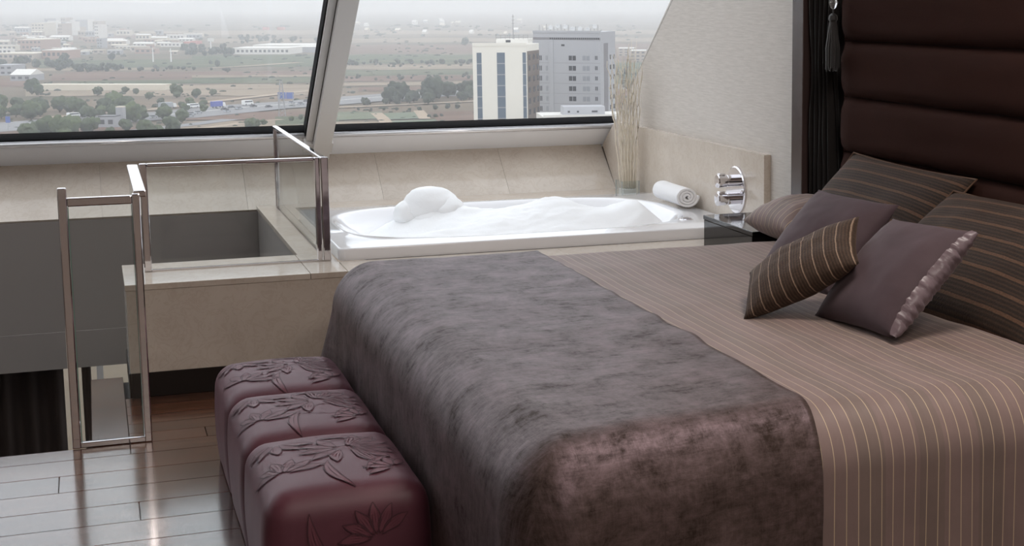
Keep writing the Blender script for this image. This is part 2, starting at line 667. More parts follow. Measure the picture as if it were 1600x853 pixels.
# headboard wall (profile follows the glazing)
poly = [(WX, FY, 0), (WX, 8.1, 0), (WX, VY + 0.06, VZ - 0.03), (WX, TOPY + 0.1, CEIL + 0.02), (WX, FY, CEIL + 0.02)]
wr = prism('wall_right', poly, (0.15, 0, 0), 'beige_wallpaper')
tag(wr, 'beige streaked wallpaper wall beside the bed and bath', None, None, 'structure')
# marble facing of that wall behind the tub
wm = prism('trim_1', [(2.632, 5.80, 0.45), (2.632, 7.74, 0.40), (2.632, 7.975, VZ), (2.632, 7.76, 0.777), (2.632, 5.80, 0.777)], (0.031, 0, 0), 'cream_marble')
tag(wm, 'polished cream marble facing slab on the wall behind the tub tap', None, None, 'structure')

wf = box('wall_front', (LX, FY - 0.15, 0), (WX, FY, CEIL), 'warm_wall')
tag(wf, 'plain warm grey wall opposite the glazing', None, None, 'structure')
wl = prism('wall_left', [(LX, FY, -2.8), (LX, 8.6, -2.8), (LX, 8.1, 0.5), (LX, TOPY, CEIL), (LX, FY, CEIL)], (-0.15, 0, 0), 'warm_wall')
tag(wl, 'plain warm grey wall beyond the stairwell', None, None, 'structure')
ce = box('ceiling', (LX, FY, CEIL), (WX, TOPY, CEIL + 0.12), 'ceiling_white')
tag(ce, 'plain white ceiling with recessed light panels', None, None, 'structure')
for lamp_name, (lx, ly), pw in LAMPS:
    t_ = empty('ceiling_light', (lx, ly, CEIL - 0.03))
    bm = bmesh.new()
    for a in ((-0.36, -0.36, 0.36, -0.33), (-0.36, 0.33, 0.36, 0.36), (-0.36, -0.33, -0.33, 0.33), (0.33, -0.33, 0.36, 0.33)):
        add_box(bm, (lx + a[0], ly + a[1], CEIL - 0.03), (lx + a[2], ly + a[3], CEIL))
    obj('frame', bm, 'aluminium', t_)
    tag(t_, 'square recessed ceiling light panel with aluminium frame', 'ceiling light', 'recessed ceiling lights')
    area_light(lamp_name, (lx, ly, CEIL - 0.02), (0, 0, 0), 0.62, 0.62, pw, (1.0, 0.91, 0.84))

# stairwell walls
wb = empty('wall_back', (0, PB, -2.8))
tag(wb, 'cream marble apron and taupe stairwell wall under the tilted glazing', None, None, 'structure')
box('stairwell_plaster', (LX, PB, -0.15), (0.86, PB + 0.25, 0.386), 'taupe_plaster', wb)
prism('stairwell_bulkhead', [(LX, PB - 0.01, -0.15), (LX, PB + 0.26, -0.15), (LX, PB + 0.26, -0.33), (LX, PB - 0.01, -0.33)], (4.06, 0, 0), 'taupe_plaster', wb)
# marble apron tiles leaning outwards to the glazing
n_ap = Vector((0, -(VZ - 0.395), (VY - PB))).normalized()
joints = [LX, -2.05, -1.33, -0.66, 0.025, 0.70, 1.375, 2.04, WX - 0.0305]
for x0, x1 in zip(joints, joints[1:]):
    g2 = 0.0005
    prism('marble_tile', [(x0 + g2, PB, 0.395), (x1 - g2, PB, 0.395), (x1 - g2, VY, VZ), (x0 + g2, VY, VZ)], (0, 0.03, -0.035), 'cream_marble', wb)
prism('apron_backing', [(LX, PB + 0.012, 0.38), (WX, PB + 0.012, 0.38), (WX, VY + 0.01, VZ - 0.012), (LX, VY + 0.01, VZ - 0.012)], (0, 0.06, -0.05), 'apron_grout', wb)

# lower floor seen through the stairwell
lf = box('trim_2', (LX, 4.0, -2.85), (0.9, 9.2, -2.75), 'taupe_plaster')
tag(lf, 'taupe floor of the level below the stairwell', None, None, 'structure')
lw = box('trim_3', (LX, 4.9, -2.75), (0.72, 5.085, -0.2), 'taupe_plaster')
tag(lw, 'taupe stairwell wall under the floor edge', None, None, 'structure')

# tub platform and ledge (marble): L-shaped parapet round the stairwell and the block that holds the tub
pl = empty('tub_platform', (0.4, PF, 0))
tag(pl, 'cream marble tub platform and stairwell ledge with dark skirting', 'platform', None, 'structure')
bm = bmesh.new()
add_box(bm, (0.090, PF + 0.018, 0.0), (0.75, 6.13, PLZ - 0.022))
obj('ledge_core', bm, 'taupe_plaster', pl)
bm = bmesh.new()
add_box(bm, (0.745, PF + 0.018, -2.75), (0.86, PB - 0.003, PLZ - 0.022))
obj('side_core', bm, 'taupe_plaster', pl)
fx = [0.082, 0.135, 1.05, 2.0, WX - 0.002]
for x0, x1 in zip(fx, fx[1:]):
    box('front_slab', (x0 + 0.001, PF, 0.088), (x1 - 0.001, PF + 0.018, PLZ - 0.022), 'cream_marble', pl, 0.001, 1)
box('side_slab', (0.082, PF + 0.019, 0.088), (0.0895, 6.13, PLZ - 0.022), 'cream_marble', pl)
bb = box('skirting', (0.086, PF - 0.006, 0.0), (WX - 0.002, PF - 0.0005, 0.088), 'dark_baseboard', pl)
box('skirting', (0.078, PF - 0.006, 0.0), (0.0855, 6.13, 0.088), 'dark_baseboard', pl)
for (x0, x1, y0, y1) in ((0.078, 0.73, PF - 0.004, 6.15), (0.73, 0.868, PF - 0.004, 6.15), (0.738, 0.868, 6.15, 6.95), (0.738, 0.868, 6.95, PB),
                         (0.868, 1.75, PF - 0.004, 5.925), (1.75, WX - 0.034, PF - 0.004, 5.925), (0.868, 1.75, 7.16, PB), (1.75, WX - 0.034, 7.16, PB), (2.60, WX - 0.034, 5.925, 7.16)):
    box('top_slab', (x0 + 0.0008, y0 + 0.0008, PLZ - 0.022), (x1 - 0.0008, y1 - 0.0008, PLZ), 'cream_marble', pl, 0.0012, 1)

# ------------------------------------------------------------------ GLAZING


def win_pt(x, s, off=0.0):
    return Vector((x, VY, VZ)) + SL * s + NI * off


def win_box(bm, x0, x1, s0, s1, o0, o1):
    add_prism(bm, [win_pt(x0, s0, o0), win_pt(x1, s0, o0), win_pt(x1, s1, o0), win_pt(x0, s1, o0)], NI * (o1 - o0))


S0 = 0.205   # width of the aluminium sill rail along the slope
bays = [(LX, -1.22), (-1.09, 1.005), (1.125, WX)]
names = ['window_1', 'window_2', 'window_3']
labs = ['tilted glazing bay at the stairwell end, aluminium sill rail', 'tilted glazing bay over the stairwell, aluminium sill rail and black gasket',
        'tilted glazing bay over the bathtub, aluminium sill rail and black gasket']
for (x0, x1), nm, lb in zip(bays, names, labs):
    wn = empty(nm, ((x0 + x1) / 2, VY, VZ))
    tag(wn, lb, None, None, 'structure')
    bm = bmesh.new()
    win_box(bm, x0 - 0.065, min(WX, x1 + 0.06), -0.02, S0 - 0.022, -0.05, 0.0)
    obj('sill_rail', bm, 'aluminium', wn)
    bm = bmesh.new()
    add_tube(bm, [win_pt(x0, S0 - 0.014, 0.0), win_pt(x1, S0 - 0.014, 0.0)], 0.0125, 12)
    obj('glazing_bead', bm, 'bead_metal', wn, smooth=True)
    bm = bmesh.new()
    win_box(bm, x0, x1, S0 - 0.034, S0 - 0.027, -0.02, 0.003)
    win_box(bm, x0, x1, S0 - 0.003, S0 + 0.010, -0.05, -0.012)
    obj('gasket', bm, 'black_gasket', wn)
    bm = bmesh.new()
    win_box(bm, x0, x1, S0, s_top, -0.026, -0.018)
    obj('pane', bm, 'window_glass', wn)
    bm = bmesh.new()
    win_box(bm, x0, x1, s_top - 0.08, s_top, -0.05, 0.02)
    obj('head_rail', bm, 'aluminium', wn)
for k, (x0, x1) in enumerate(((-1.22, -1.09), (1.005, 1.125))):
    mu = empty('trim_%d' % (4 + k), ((x0 + x1) / 2, VY, VZ))
    tag(mu, ['grey painted mullion between the stairwell glazing bays', 'grey painted mullion rising beside the glass railing corner'][k], None, None, 'structure')
    bm = bmesh.new()
    win_box(bm, x0 + 0.035, x1, 0.075, s_top, -0.05, 0.075)
    obj('mullion_face', bm, 'mullion_paint', mu)
    bm = bmesh.new()
    win_box(bm, x0, x0 + 0.035, 0.12, s_top, -0.05, 0.03)
    obj('mullion_step', bm, 'mullion_paint', mu)
    bm = bmesh.new()
    win_box(bm, x0 + 0.033, x0 + 0.0375, 0.13, s_top, 0.02, 0.034)
    win_box(bm, x0 - 0.006, x0, S0, s_top, -0.05, 0.012)
    obj('gasket', bm, 'black_gasket', mu)
    bm = bmesh.new()
    win_box(bm, x0 - 0.01, x0 + 0.035, 0.105, 0.19, -0.02, 0.05)
    win_box(bm, x1, x1 + 0.014, 0.10, 0.19, -0.02, 0.05)
    obj('foot_bracket', bm, 'mullion_paint', mu)

# lower window behind the stairwell + curtains
w4 = empty('window_4', (-0.6, 8.55, -2.7))
tag(w4, 'window of the level below, seen through the stairwell', None, None, 'structure')
bm = bmesh.new()
add_box(bm, (LX, 8.55, -2.75), (0.74, 8.556, -0.33))
obj('pane', bm, 'window_glass', w4)
bm = bmesh.new()
add_box(bm, (-0.045, 8.50, -2.75), (-0.012, 8.56, -0.33))
add_box(bm, (0.70, 8.50, -2.75), (0.745, 8.56, -0.33))
add_box(bm, (LX, 8.50, -2.75), (0.745, 8.56, -2.65))
obj('frame', bm, 'mullion_paint', w4)
bm = bmesh.new()
add_box(bm, (LX, 7.98, -0.335), (0.745, 8.62, -0.25))
obj('head', bm, 'taupe_plaster', w4)


def curtain(name, x0, x1, y, z0, z1, waves, amp, label, taper=0.0):
    bm = bmesh.new()
    nx, nzv = waves * 8, 6
    for side in (0, 1):
        pass
    grid = []
    for j in range(nzv + 1):
        row = []
        tz = j / nzv
        for i in range(nx + 1):
            u = i / nx
            xx = x0 + (x1 - x0) * u
            if taper:
                xx = x1 + (xx - x1) * (1 - taper * math.sin(PI * min(1, tz * 1.2)))
            yy = y + amp * math.sin(u * waves * 2 * PI + 0.5 * nz(u * 5, tz * 2)) * (0.7 + 0.3 * tz) + 0.02 * nz(u * 9, 3)
            row.append(bm.verts.new((xx, yy, z1 + (z0 - z1) * tz)))
        grid.append(row)
    for j in range(nzv):
        for i in range(nx):
            bm.faces.new((grid[j][i], grid[j][i + 1], grid[j + 1][i + 1], grid[j + 1][i]))
    r = bmesh.ops.solidify(bm, geom=bm.faces[:], thickness=0.006)
    o = obj(name, bm, 'curtain_brown', smooth=True)
    tag(o, label, 'curtain', None)
    return o


curtain('curtain', -2.9, -0.20, 8.15, -2.74, -0.34, 22, 0.045, 'dark brown pleated curtain drawn across the lower window')
curtain('curtain', -0.115, -0.07, 8.15, -2.74, -0.34, 2, 0.02, 'narrow gathered brown curtain beside the bright gap of the lower window')

# ------------------------------------------------------------------ GLASS RAILINGS
RT = 0.822


def bar(bm, lo, hi, bev=0.004):
    add_box(bm, lo, hi, bev, 2)


def panel_x(root, x0, x1, y, z0, zt, pw=0.028, pd=0.022, bottom=True):
    for a in ((x0, x0 + pw), (x1 - pw * 0.7, x1)):
        bm = bmesh.new()
        bar(bm, (a[0], y - pd / 2, z0), (a[1], y + pd / 2, zt))
        obj('post', bm, 'chrome', root)
    return root


# 1: framed panel standing on the floor at the stairwell edge
r1 = empty('glass_railing', (0.01, 5.10, 0))
tag(r1, 'narrow chrome-framed glass railing panel standing on the wooden floor', 'railing', None)
for x0, x1, zt in ((-0.112, -0.085, 0.842), (0.106, 0.130, 0.815)):
    bm = bmesh.new()
    bar(bm, (x0, 5.088, 0), (x1, 5.112, zt))
    obj('post', bm, 'chrome', r1)
bm = bmesh.new()
bar(bm, (-0.085, 5.090, RT - 0.040), (0.106, 5.110, RT - 0.012))
obj('top_rail', bm, 'chrome', r1)
bm = bmesh.new()
bar(bm, (-0.112, 5.090, 0.0), (0.130, 5.110, 0.02))
obj('bottom_rail', bm, 'chrome', r1)
bm = bmesh.new()
add_box(bm, (-0.082, 5.096, 0.021), (0.104, 5.104, RT - 0.041))
pane = obj('glass_pane', bm, 'rail_glass', r1)
bm = bmesh.new()
add_box(bm, (-0.0845, 5.0955, 0.0205), (-0.0815, 5.1045, RT - 0.0405))
add_box(bm, (0.1035, 5.0955, 0.0205), (0.1055, 5.1045, RT - 0.0405))
obj('pane_edge', bm, 'glass_edge', pane)
# 2: return panel from the floor panel back to the ledge
r2 = empty('glass_railing', (0.12, 5.5, 0))
tag(r2, 'glass railing return panel running from the floor railing back to the ledge railing', 'railing', None)
bm = bmesh.new()
bar(bm, (0.112, 5.115, RT - 0.022), (0.150, 5.95, RT))
obj('top_rail', bm, 'chrome', r2)
bm = bmesh.new()
bar(bm, (0.110, 5.115, 0.0), (0.130, 5.68, 0.018))
obj('bottom_rail', bm, 'chrome', r2)
bm = bmesh.new()
add_prism(bm, [(0.117, 5.118, 0.02), (0.117, 5.68, 0.02), (0.117, 5.68, PLZ + 0.01), (0.117, 5.94, PLZ + 0.01), (0.117, 5.94, RT - 0.023), (0.117, 5.118, RT - 0.023)], (0.007, 0, 0))
obj('glass_pane', bm, 'rail_glass', r2)
# 3: panel on the front ledge
r3 = empty('glass_railing', (0.5, 5.97, PLZ))
tag(r3, 'wide chrome-framed glass railing panel standing along the marble ledge', 'railing', None)
for x0, x1 in ((0.155, 0.182), (0.793, 0.812)):
    bm = bmesh.new()
    bar(bm, (x0, 5.955, PLZ), (x1, 5.985, RT))
    obj('post', bm, 'chrome', r3)
bm = bmesh.new()
bar(bm, (0.182, 5.957, RT - 0.014), (0.793, 5.983, RT))
obj('top_rail', bm, 'chrome', r3)
bm = bmesh.new()
bar(bm, (0.182, 5.962, PLZ), (0.793, 5.978, PLZ + 0.006), 0.0008)
obj('bottom_rail', bm, 'chrome', r3)
bm = bmesh.new()
add_box(bm, (0.184, 5.966, PLZ + 0.007), (0.791, 5.974, RT - 0.015))
obj('glass_pane', bm, 'rail_glass', r3)
# 4: panel on the side ledge beside the tub
r4 = empty('glass_railing', (0.825, 6.8, PLZ))
tag(r4, 'chrome-framed glass railing panel on the ledge beside the bathtub', 'railing', None)
for y0, y1, x1, zt in ((5.955, 5.987, 0.845, RT), (7.56, 7.582, 0.838, RT)):
    bm = bmesh.new()
    bar(bm, (0.816, y0, PLZ), (x1, y1, zt))
    obj('post', bm, 'chrome', r4)
bm = bmesh.new()
bar(bm, (0.816, 5.988, RT - 0.014), (0.840, 7.559, RT))
obj('top_rail', bm, 'chrome', r4)
bm = bmesh.new()
bar(bm, (0.822, 5.988, PLZ), (0.834, 7.559, PLZ + 0.005), 0.0008)
obj('bottom_rail', bm, 'chrome', r4)
bm = bmesh.new()
add_box(bm, (0.824, 5.990, PLZ + 0.006), (0.832, 7.557, RT - 0.015))
obj('glass_pane', bm, 'rail_glass', r4)

# ------------------------------------------------------------------ BATHTUB
TX0, TX1, TY0, TY1, TZ = 0.872, 2.622, 5.93, 7.155, 0.462
tub = empty('bathtub', ((TX0 + TX1) / 2, (TY0 + TY1) / 2, PLZ))
tag(tub, 'white drop-in bathtub with a wide rim set in the marble platform', 'bathtub')
ICX, ICY, IRX, IRY = 1.725, 6.565, 0.755, 0.515


def outer(a):
    ca, sa = math.cos(a), math.sin(a)
    hx, hy = (TX1 - TX0) / 2, (TY1 - TY0) / 2
    q = 80.0
    rr = (abs(ca / hx) ** q + abs(sa / hy) ** q) ** (-1 / q)
    return ((TX0 + TX1) / 2 + ca * rr, (TY0 + TY1) / 2 + sa * rr)


def oval(a, k=1.0, q=3.0):
    ca, sa = math.cos(a), math.sin(a)
    rr = (abs(ca / (IRX * k)) ** q + abs(sa / (IRY * k)) ** q) ** (-1 / q)
    return (ICX + ca * rr, ICY + sa * rr)


N = 300
bm = bmesh.new()
rings = []


def ring(fn, z):
    rings.append([bm.verts.new((*fn(2 * PI * k / N), z)) for k in range(N)])


ring(lambda a: outer(a), PLZ + 0.0005)
ring(lambda a: outer(a), TZ - 0.006)


def lerp2(p, q_, t_):
    return (p[0] + (q_[0] - p[0]) * t_, p[1] + (q_[1] - p[1]) * t_)


ring(lambda a: lerp2(outer(a), (ICX, ICY), 0.003), TZ - 0.001)
ring(lambda a: lerp2(outer(a), (ICX, ICY), 0.010), TZ)
ring(lambda a: lerp2(outer(a), oval(a), 0.75), TZ + 0.002)
ring(lambda a: oval(a, 1.035), TZ + 0.004)
ring(lambda a: oval(a, 1.01), TZ + 0.001)
ring(lambda a: oval(a, 0.99), TZ - 0.012)
ring(lambda a: oval(a, 0.965), TZ - 0.035)
ring(lambda a: oval(a, 0.93), TZ - 0.055)
ring(lambda a: oval(a, 0.905), TZ - 0.065)
ring(lambda a: oval(a, 0.88), TZ - 0.085)
ring(lambda a: oval(a, 0.84, 2.7), TZ - 0.20)
ring(lambda a: oval(a, 0.78, 2.6), TZ - 0.36)
ring(lambda a: oval(a, 0.66, 2.4), TZ - 0.41)
ring(lambda a: oval(a, 0.25, 2.0), TZ - 0.415)
for r0, r1_ in zip(rings, rings[1:]):
    for k in range(N):
        bm.faces.new((r0[k], r0[(k + 1) % N], r1_[(k + 1) % N], r1_[k]))
bm.faces.new(rings[-1])
bmesh.ops.recalc_face_normals(bm, faces=bm.faces)
for f in bm.faces:
    if f.normal.z < -0.5:
        pass
shell = obj('tub_shell', bm, 'white_acrylic', tub, smooth=True)
# small chrome control on the rim corner
bm = bmesh.new()
add_lathe(bm, [(0.030, 0), (0.031, 0.003), (0.026, 0.006)], (2.42, 6.17, TZ + 0.001), (0, 0, 1), 24)
obj('rim_control', bm, 'chrome', tub, smooth=False)
for k in range(3):
    bm = bmesh.new()
    add_box(bm, (2.40 + 0.001 * k, 6.150 + 0.014 * k, TZ + 0.006), (2.44 - 0.001 * k, 6.158 + 0.014 * k, TZ + 0.011), 0.001, 1)
    obj('rim_button', bm, 'chrome', tub)

# foam: one soft heap of bubbles floating inside
bm = bmesh.new()
mounds = [(1.41, 6.78, 0.20, 0.16, 0.05, 2.2), (1.40, 6.72, 0.19, 0.17, 0.045, 2.2), (1.62, 6.60, 0.22, 0.2, 0.055, 2.0), (1.90, 6.55, 0.16, 0.15, 0.090, 2.0),
          (2.0, 6.50, 0.12, 0.14, 0.03, 2.0), (2.28, 6.48, 0.16, 0.2, 0.085, 2.0), (1.72, 6.35, 0.3, 0.16, 0.045, 2.0), (2.1, 6.30, 0.3, 0.16, 0.05, 2.0), (1.30, 6.30, 0.16, 0.12, 0.045, 2.0)]


def foam_h(x, y):
    h_ = -0.075
    # more level towards the left end, where the water shows the inside of the tub
    for mx_, my_, rx, ry, hh, pw in mounds:
        q_ = math.sqrt(((x - mx_) / rx) ** 2 + ((y - my_) / ry) ** 2)
        h_ += hh * math.exp(-(q_ ** pw))
    h_ += 0.035 * max(0, min(1, (x - 1.2) / 0.4))
    h_ += 0.010 * nz(x * 9, y * 9, 1) + 0.006 * nz(x * 24, y * 24, 4)
    return TZ + h_


NR, NA = 46, 120
fr_ = []
for j in range(1, NR + 1):
    rr = j / NR
    row = []
    for k in range(NA):
        px_, py_ = oval(2 * PI * k / NA, 0.895 * rr, 2 + rr)
        zz = foam_h(px_, py_)
        if px_ < 1.22:
            zz -= 0.03 * min(1, (1.22 - px_) / 0.1)
        zz = min(zz, TZ - 0.03 + 10 * max(0, 1 - rr) * 0.06)
        row.append(bm.verts.new((px_, py_, zz)))
    fr_.append(row)
c0 = bm.verts.new((ICX, ICY, foam_h(ICX, ICY)))
for k in range(NA):
    bm.faces.new((c0, fr_[0][k], fr_[0][(k + 1) % NA]))
for a_, b2 in zip(fr_, fr_[1:]):
    for k in range(NA):
        bm.faces.new((a_[k], b2[k], b2[(k + 1) % NA], a_[(k + 1) % NA]))
def foam_ball(c, rad, sd):
    rr_ = bmesh.ops.create_icosphere(bm, subdivisions=4, radius=1.0)
    for v_ in rr_['verts']:
        d_ = v_.co.copy()
        k_ = 1 + 0.10 * nz(d_.x * 1.6, d_.y * 1.6, d_.z * 1.6 + sd) + 0.035 * nz(d_.x * 5, d_.y * 5, d_.z * 5 + sd)
        v_.co = Vector(c) + Vector((d_.x * rad[0], d_.y * rad[1], d_.z * rad[2])) * k_


foam_ball((1.405, 6.75, 0.497), (0.135, 0.11, 0.093), 1.0)
foam_ball((1.475, 6.72, 0.470), (0.085, 0.10, 0.085), 2.0)
foam_ball((1.30, 6.74, 0.475), (0.065, 0.07, 0.06), 3.0)
foam_ball((1.40, 6.70, 0.40), (0.12, 0.11, 0.10), 4.0)
foam_ball((1.90, 6.56, 0.415), (0.17, 0.14, 0.085), 5.0)
foam = obj('bath_foam', bm, 'bath_foam', smooth=True)
tag(foam, 'heaped white bubble bath foam filling the tub', 'foam', None, 'stuff')

# rolled towel on the tub rim
tw = empty('rolled_towel', (2.552, 6.66, TZ + 0.006))
tag(tw, 'rolled white towel on the tub rim by the marble wall', 'towel')
bm = bmesh.new()
prof = []
turns = 3.2
n_s = 90
TR = 0.058
tc_ = Vector((2.556, 0, TZ + 0.006 + 0.051))
y_a, y_b = 6.49, 6.82


def spiral(off):
    pts = []
    for i in range(n_s + 1):
        th = i / n_s * turns * 2 * PI
        r_ = 0.006 + (TR - 0.012) * (i / n_s) + off
        pts.append((tc_.x + r_ * 1.05 * math.cos(th - 1.2), tc_.z + r_ * 0.88 * math.sin(th - 1.2)))
    return pts


inn, out_ = spiral(-0.0062), spiral(0.0062)
loops = []
for yy, ins in ((y_a, 0.003), (y_a + 0.006, 0), (6.58, 0), (6.65, 0), (6.74, 0), (y_b - 0.006, 0), (y_b, 0.003)):
    dz = 0.004 * nz(yy * 9, 2)
    loops.append([bm.verts.new((p[0] + 0.003 * nz(yy * 12, p[0] * 20, p[1] * 20), yy + 0.004 * nz(p[0] * 40, p[1] * 40), p[1] + dz * 0.4)) for p in inn + out_[::-1]])
n_l = len(loops[0])
for l0, l1 in zip(loops, loops[1:]):
    for k in range(n_l):
        bm.faces.new((l0[k], l0[(k + 1) % n_l], l1[(k + 1) % n_l], l1[k]))
for L_ in (loops[0], loops[-1]):
    for k in range(n_s):
        bm.faces.new((L_[k], L_[k + 1], L_[n_l - 2 - k], L_[n_l - 1 - k]))
bmesh.ops.recalc_face_normals(bm, faces=bm.faces)
obj('towel_roll', bm, 'towel_white', tw, smooth=True)

# cube glass vase and the twigs standing in it
VX, VYV = 2.555, 7.335
va = empty('glass_vase', (VX, VYV, PLZ))
tag(va, 'small square glass vase on the marble behind the tub', 'vase')
bm = bmesh.new()
h_ = 0.047
add_box(bm, (VX - h_, VYV - h_, PLZ + 0.001), (VX + h_, VYV + h_, PLZ + 0.014), 0.003, 2)
for a in ((-h_, -h_, h_, -h_ + 0.007), (-h_, h_ - 0.007, h_, h_), (-h_, -h_ + 0.007, -h_ + 0.007, h_ - 0.007), (h_ - 0.007, -h_ + 0.007, h_, h_ - 0.007)):
    add_box(bm, (VX + a[0], VYV + a[1], PLZ + 0.012), (VX + a[2], VYV + a[3], PLZ + 0.092))
obj('vase_body', bm, 'vase_glass', va)
for a in ((-h_, -h_), (-h_, h_), (h_, -h_), (h_, h_)):
    bm = bmesh.new()
    add_box(bm, (VX + a[0] - 0.002, VYV + a[1] - 0.002, PLZ + 0.001), (VX + a[0] + 0.002, VYV + a[1] + 0.002, PLZ + 0.092))
    obj('vase_edge', bm, 'vase_edge', va)
bm = bmesh.new()
add_box(bm, (VX - 0.036, VYV - 0.036, PLZ + 0.015), (VX + 0.036, VYV + 0.036, PLZ + 0.05), 0.004, 2)
obj('white_gravel', bm, 'paint_white', va)
rt = random.Random(11)
for i in range(24):
    ix, iy = i % 6, i // 6
    bx, by = VX - 0.031 + 0.0124 * ix + 0.003 * (iy % 2), VYV - 0.030 + 0.020 * iy
    tx, ty = min(2.612, VX - 0.082 + 0.0265 * ix + 0.008 * (iy % 2)), VYV - 0.085 + 0.055 * iy
    ln = rt.uniform(0.50, 0.73)
    pts, rad = [], []
    for k in range(21):
        u = k / 20
        ph = 0.45 * ix + 1.3 * iy
        px_ = bx + (tx - bx) * u + u * (0.0075 * math.sin(u * 20 + ph) + 0.003 * math.sin(u * 47 + ph))
        py_ = by + (ty - by) * u + 0.005 * u * math.cos(u * 17 + ph)
        pts.append((min(2.622, px_), py_, PLZ + 0.052 + ln * u))
        rad.append(0.0038 * (1 - 0.62 * u))
    bm = bmesh.new()
    add_tube(bm, pts, rad, 5)
    for n_b, s_i in enumerate((11, 14, 17)):
        p0 = Vector(pts[s_i])
        sg = (1, -1, 1)[n_b]
        lift = Vector(pts[min(20, s_i + 3)]) - p0
        p1 = p0 + Vector((sg * 0.0065, -0.010 + 0.004 * n_b, lift.z * 0.6))
        p2 = p1 + Vector((sg * 0.003 + lift.x * 0.5, -0.006, lift.z * 0.7))
        p1.x, p2.x = min(2.624, p1.x), min(2.624, p2.x)
        add_tube(bm, [p0, p1, p2], [0.0018, 0.0014, 0.0007], 4)
    o = obj('decorative_twig', bm, 'twig_cream', smooth=True)
    tag(o, 'thin wavy cream twig standing in the square glass vase', 'twig', 'twigs in the glass vase')

# tap on the marble wall
tp = empty('bath_mixer', (2.632, 6.10, 0.50))
tag(tp, 'chrome round bath mixer plate with two knobs on the marble wall', 'tap')
bm = bmesh.new()
add_lathe(bm, [(0.106, 0.0), (0.106, 0.006), (0.100, 0.010)], (2.6315, 6.09, 0.595), (-1, 0, 0), 48)
obj('mixer_plate', bm, 'chrome', tp, smooth=False)
for zz in (0.636, 0.556):
    bm = bmesh.new()
    add_lathe(bm, [(0.026, 0.0), (0.026, 0.030), (0.0245, 0.032), (0.0245, 0.036), (0.028, 0.038), (0.030, 0.075), (0.028, 0.079), (0.010, 0.080)], (2.6215, 6.105, zz), (-1, 0, 0), 32)
    kb = obj('knob', bm, 'chrome', tp, smooth=False)
    bm = bmesh.new()
    add_box(bm, (2.5500, 6.09, zz + 0.026), (2.578, 6.12, zz + 0.034), 0.002, 1)
    obj('knob_lever', bm, 'chrome', kb)

# black gloss bedside table between bed and tub platform
ns = empty('bedside_table', (2.4, 5.4, 0))
tag(ns, 'black high-gloss bedside table between the bed and the marble platform', 'bedside table')
box('body', (2.312, 5.20, 0.06), (2.55, 5.688, 0.534), 'black_gloss', ns, 0.002, 1)
box('top', (2.309, 5.19, 0.535), (2.562, 5.690, 0.553), 'black_gloss', ns, 0.002, 1)
box('plinth', (2.33, 5.24, 0.0), (2.53, 5.64, 0.06), 'dark_baseboard', ns)

# ------------------------------------------------------------------ HEADBOARD
hb = empty('headboard', (WX, 4.0, 0))
tag(hb, 'tall dark brown velvet headboard with horizontal padded channels', 'headboard')
box('backing', (2.645, 2.3, 0.0), (2.6615, 5.32, 2.45), 'dark_drape', hb)
bm = bmesh.new()
add_box(bm, (2.575, 5.318, 0.0), (2.6615, 5.416, 2.5), 0.003, 2)
obj('frame_post', bm, 'lacquer_brown', hb)
PIT = 0.2065
z0 = 1.274 - 5 * PIT
k = 0
while z0 + k * PIT < 2.3:
    za, zb = z0 + k * PIT, z0 + (k + 1) * PIT
    bm = bmesh.new()
    NY, NZ = 40, 16
    ya, yb = 2.35, 5.075
    grid = []
    for i in range(NY + 1):
        yy = ya + (yb - ya) * i / NY
        edge = min(1, (yb - yy) / 0.045)
        e = math.sqrt(max(0, 1 - (1 - edge) ** 2)) if edge < 1 else 1
        row = []
        for j in range(NZ + 1):
            v_ = -1 + 2 * j / NZ
            bulge = (1 - abs(v_) ** 4.5) ** 0.6 if abs(v_) < 1 else 0
            xx = 2.643 - 0.012 - 0.048 * bulge * (0.25 + 0.75 * e) * (1 if e > 0 else 0) - 0.004 * nz(yy * 5, v_ * 2, k)
            row.append(bm.verts.new((xx, yy, (za + zb) / 2 + v_ * (PIT / 2 - 0.001))))
        grid.append(row)
    for i in range(NY):
        for j in range(NZ):
            bm.faces.new((grid[i][j], grid[i][j + 1], grid[i + 1][j + 1], grid[i + 1][j]))
    side = [bm.verts.new((2.646, yb + 0.001, r_.co.z)) for r_ in grid[-1]]
    for j in range(NZ):
        bm.faces.new((grid[-1][j], grid[-1][j + 1], side[j + 1], side[j]))
    bmesh.ops.recalc_face_normals(bm, faces=bm.faces)
    obj('padded_channel', bm, 'headboard_velvet', hb, smooth=True)
    k += 1
# gathered drape hanging beside the channels
bm = bmesh.new()
grid = []
for j in range(25):
    zz = 0.0 + 2.4 * j / 24
    row = []
    for i in range(41):
        u = i / 40
        pinch = 1 - 0.25 * math.exp(-((zz - 1.15) / 0.12) ** 2)
        yy = 5.19 + (u - 0.5) * 0.20 * pinch
        xx = 2.605 + 0.02 * math.sin(u * 5 * 2 * PI + 0.8 * math.sin(zz * 3)) + 0.006 * nz(u * 8, zz * 5)
        row.append(bm.verts.new((xx, yy, zz)))
    grid.append(row)
for j in range(24):
    for i in range(40):
        bm.faces.new((grid[j][i], grid[j][i + 1], grid[j + 1][i + 1], grid[j + 1][i]))
bmesh.ops.solidify(bm, geom=bm.faces[:], thickness=0.004)
dr = obj('bed_drape', bm, 'dark_drape', smooth=True)
tag(dr, 'dark gathered drape hanging between headboard frame and padded channels', 'drape')
ts = empty('tie_back_tassel', (2.545, 5.14, 1.12))
tag(ts, 'black tassel with a clear crystal bead hanging beside the headboard', 'tassel')
TXX, TYY = 2.545, 5.005
bm = bmesh.new()
add_tube(bm, [(TXX, TYY, 1.9), (TXX, TYY, 1.41)], 0.003, 6)
obj('cord', bm, 'tassel_black', ts)
bm = bmesh.new()
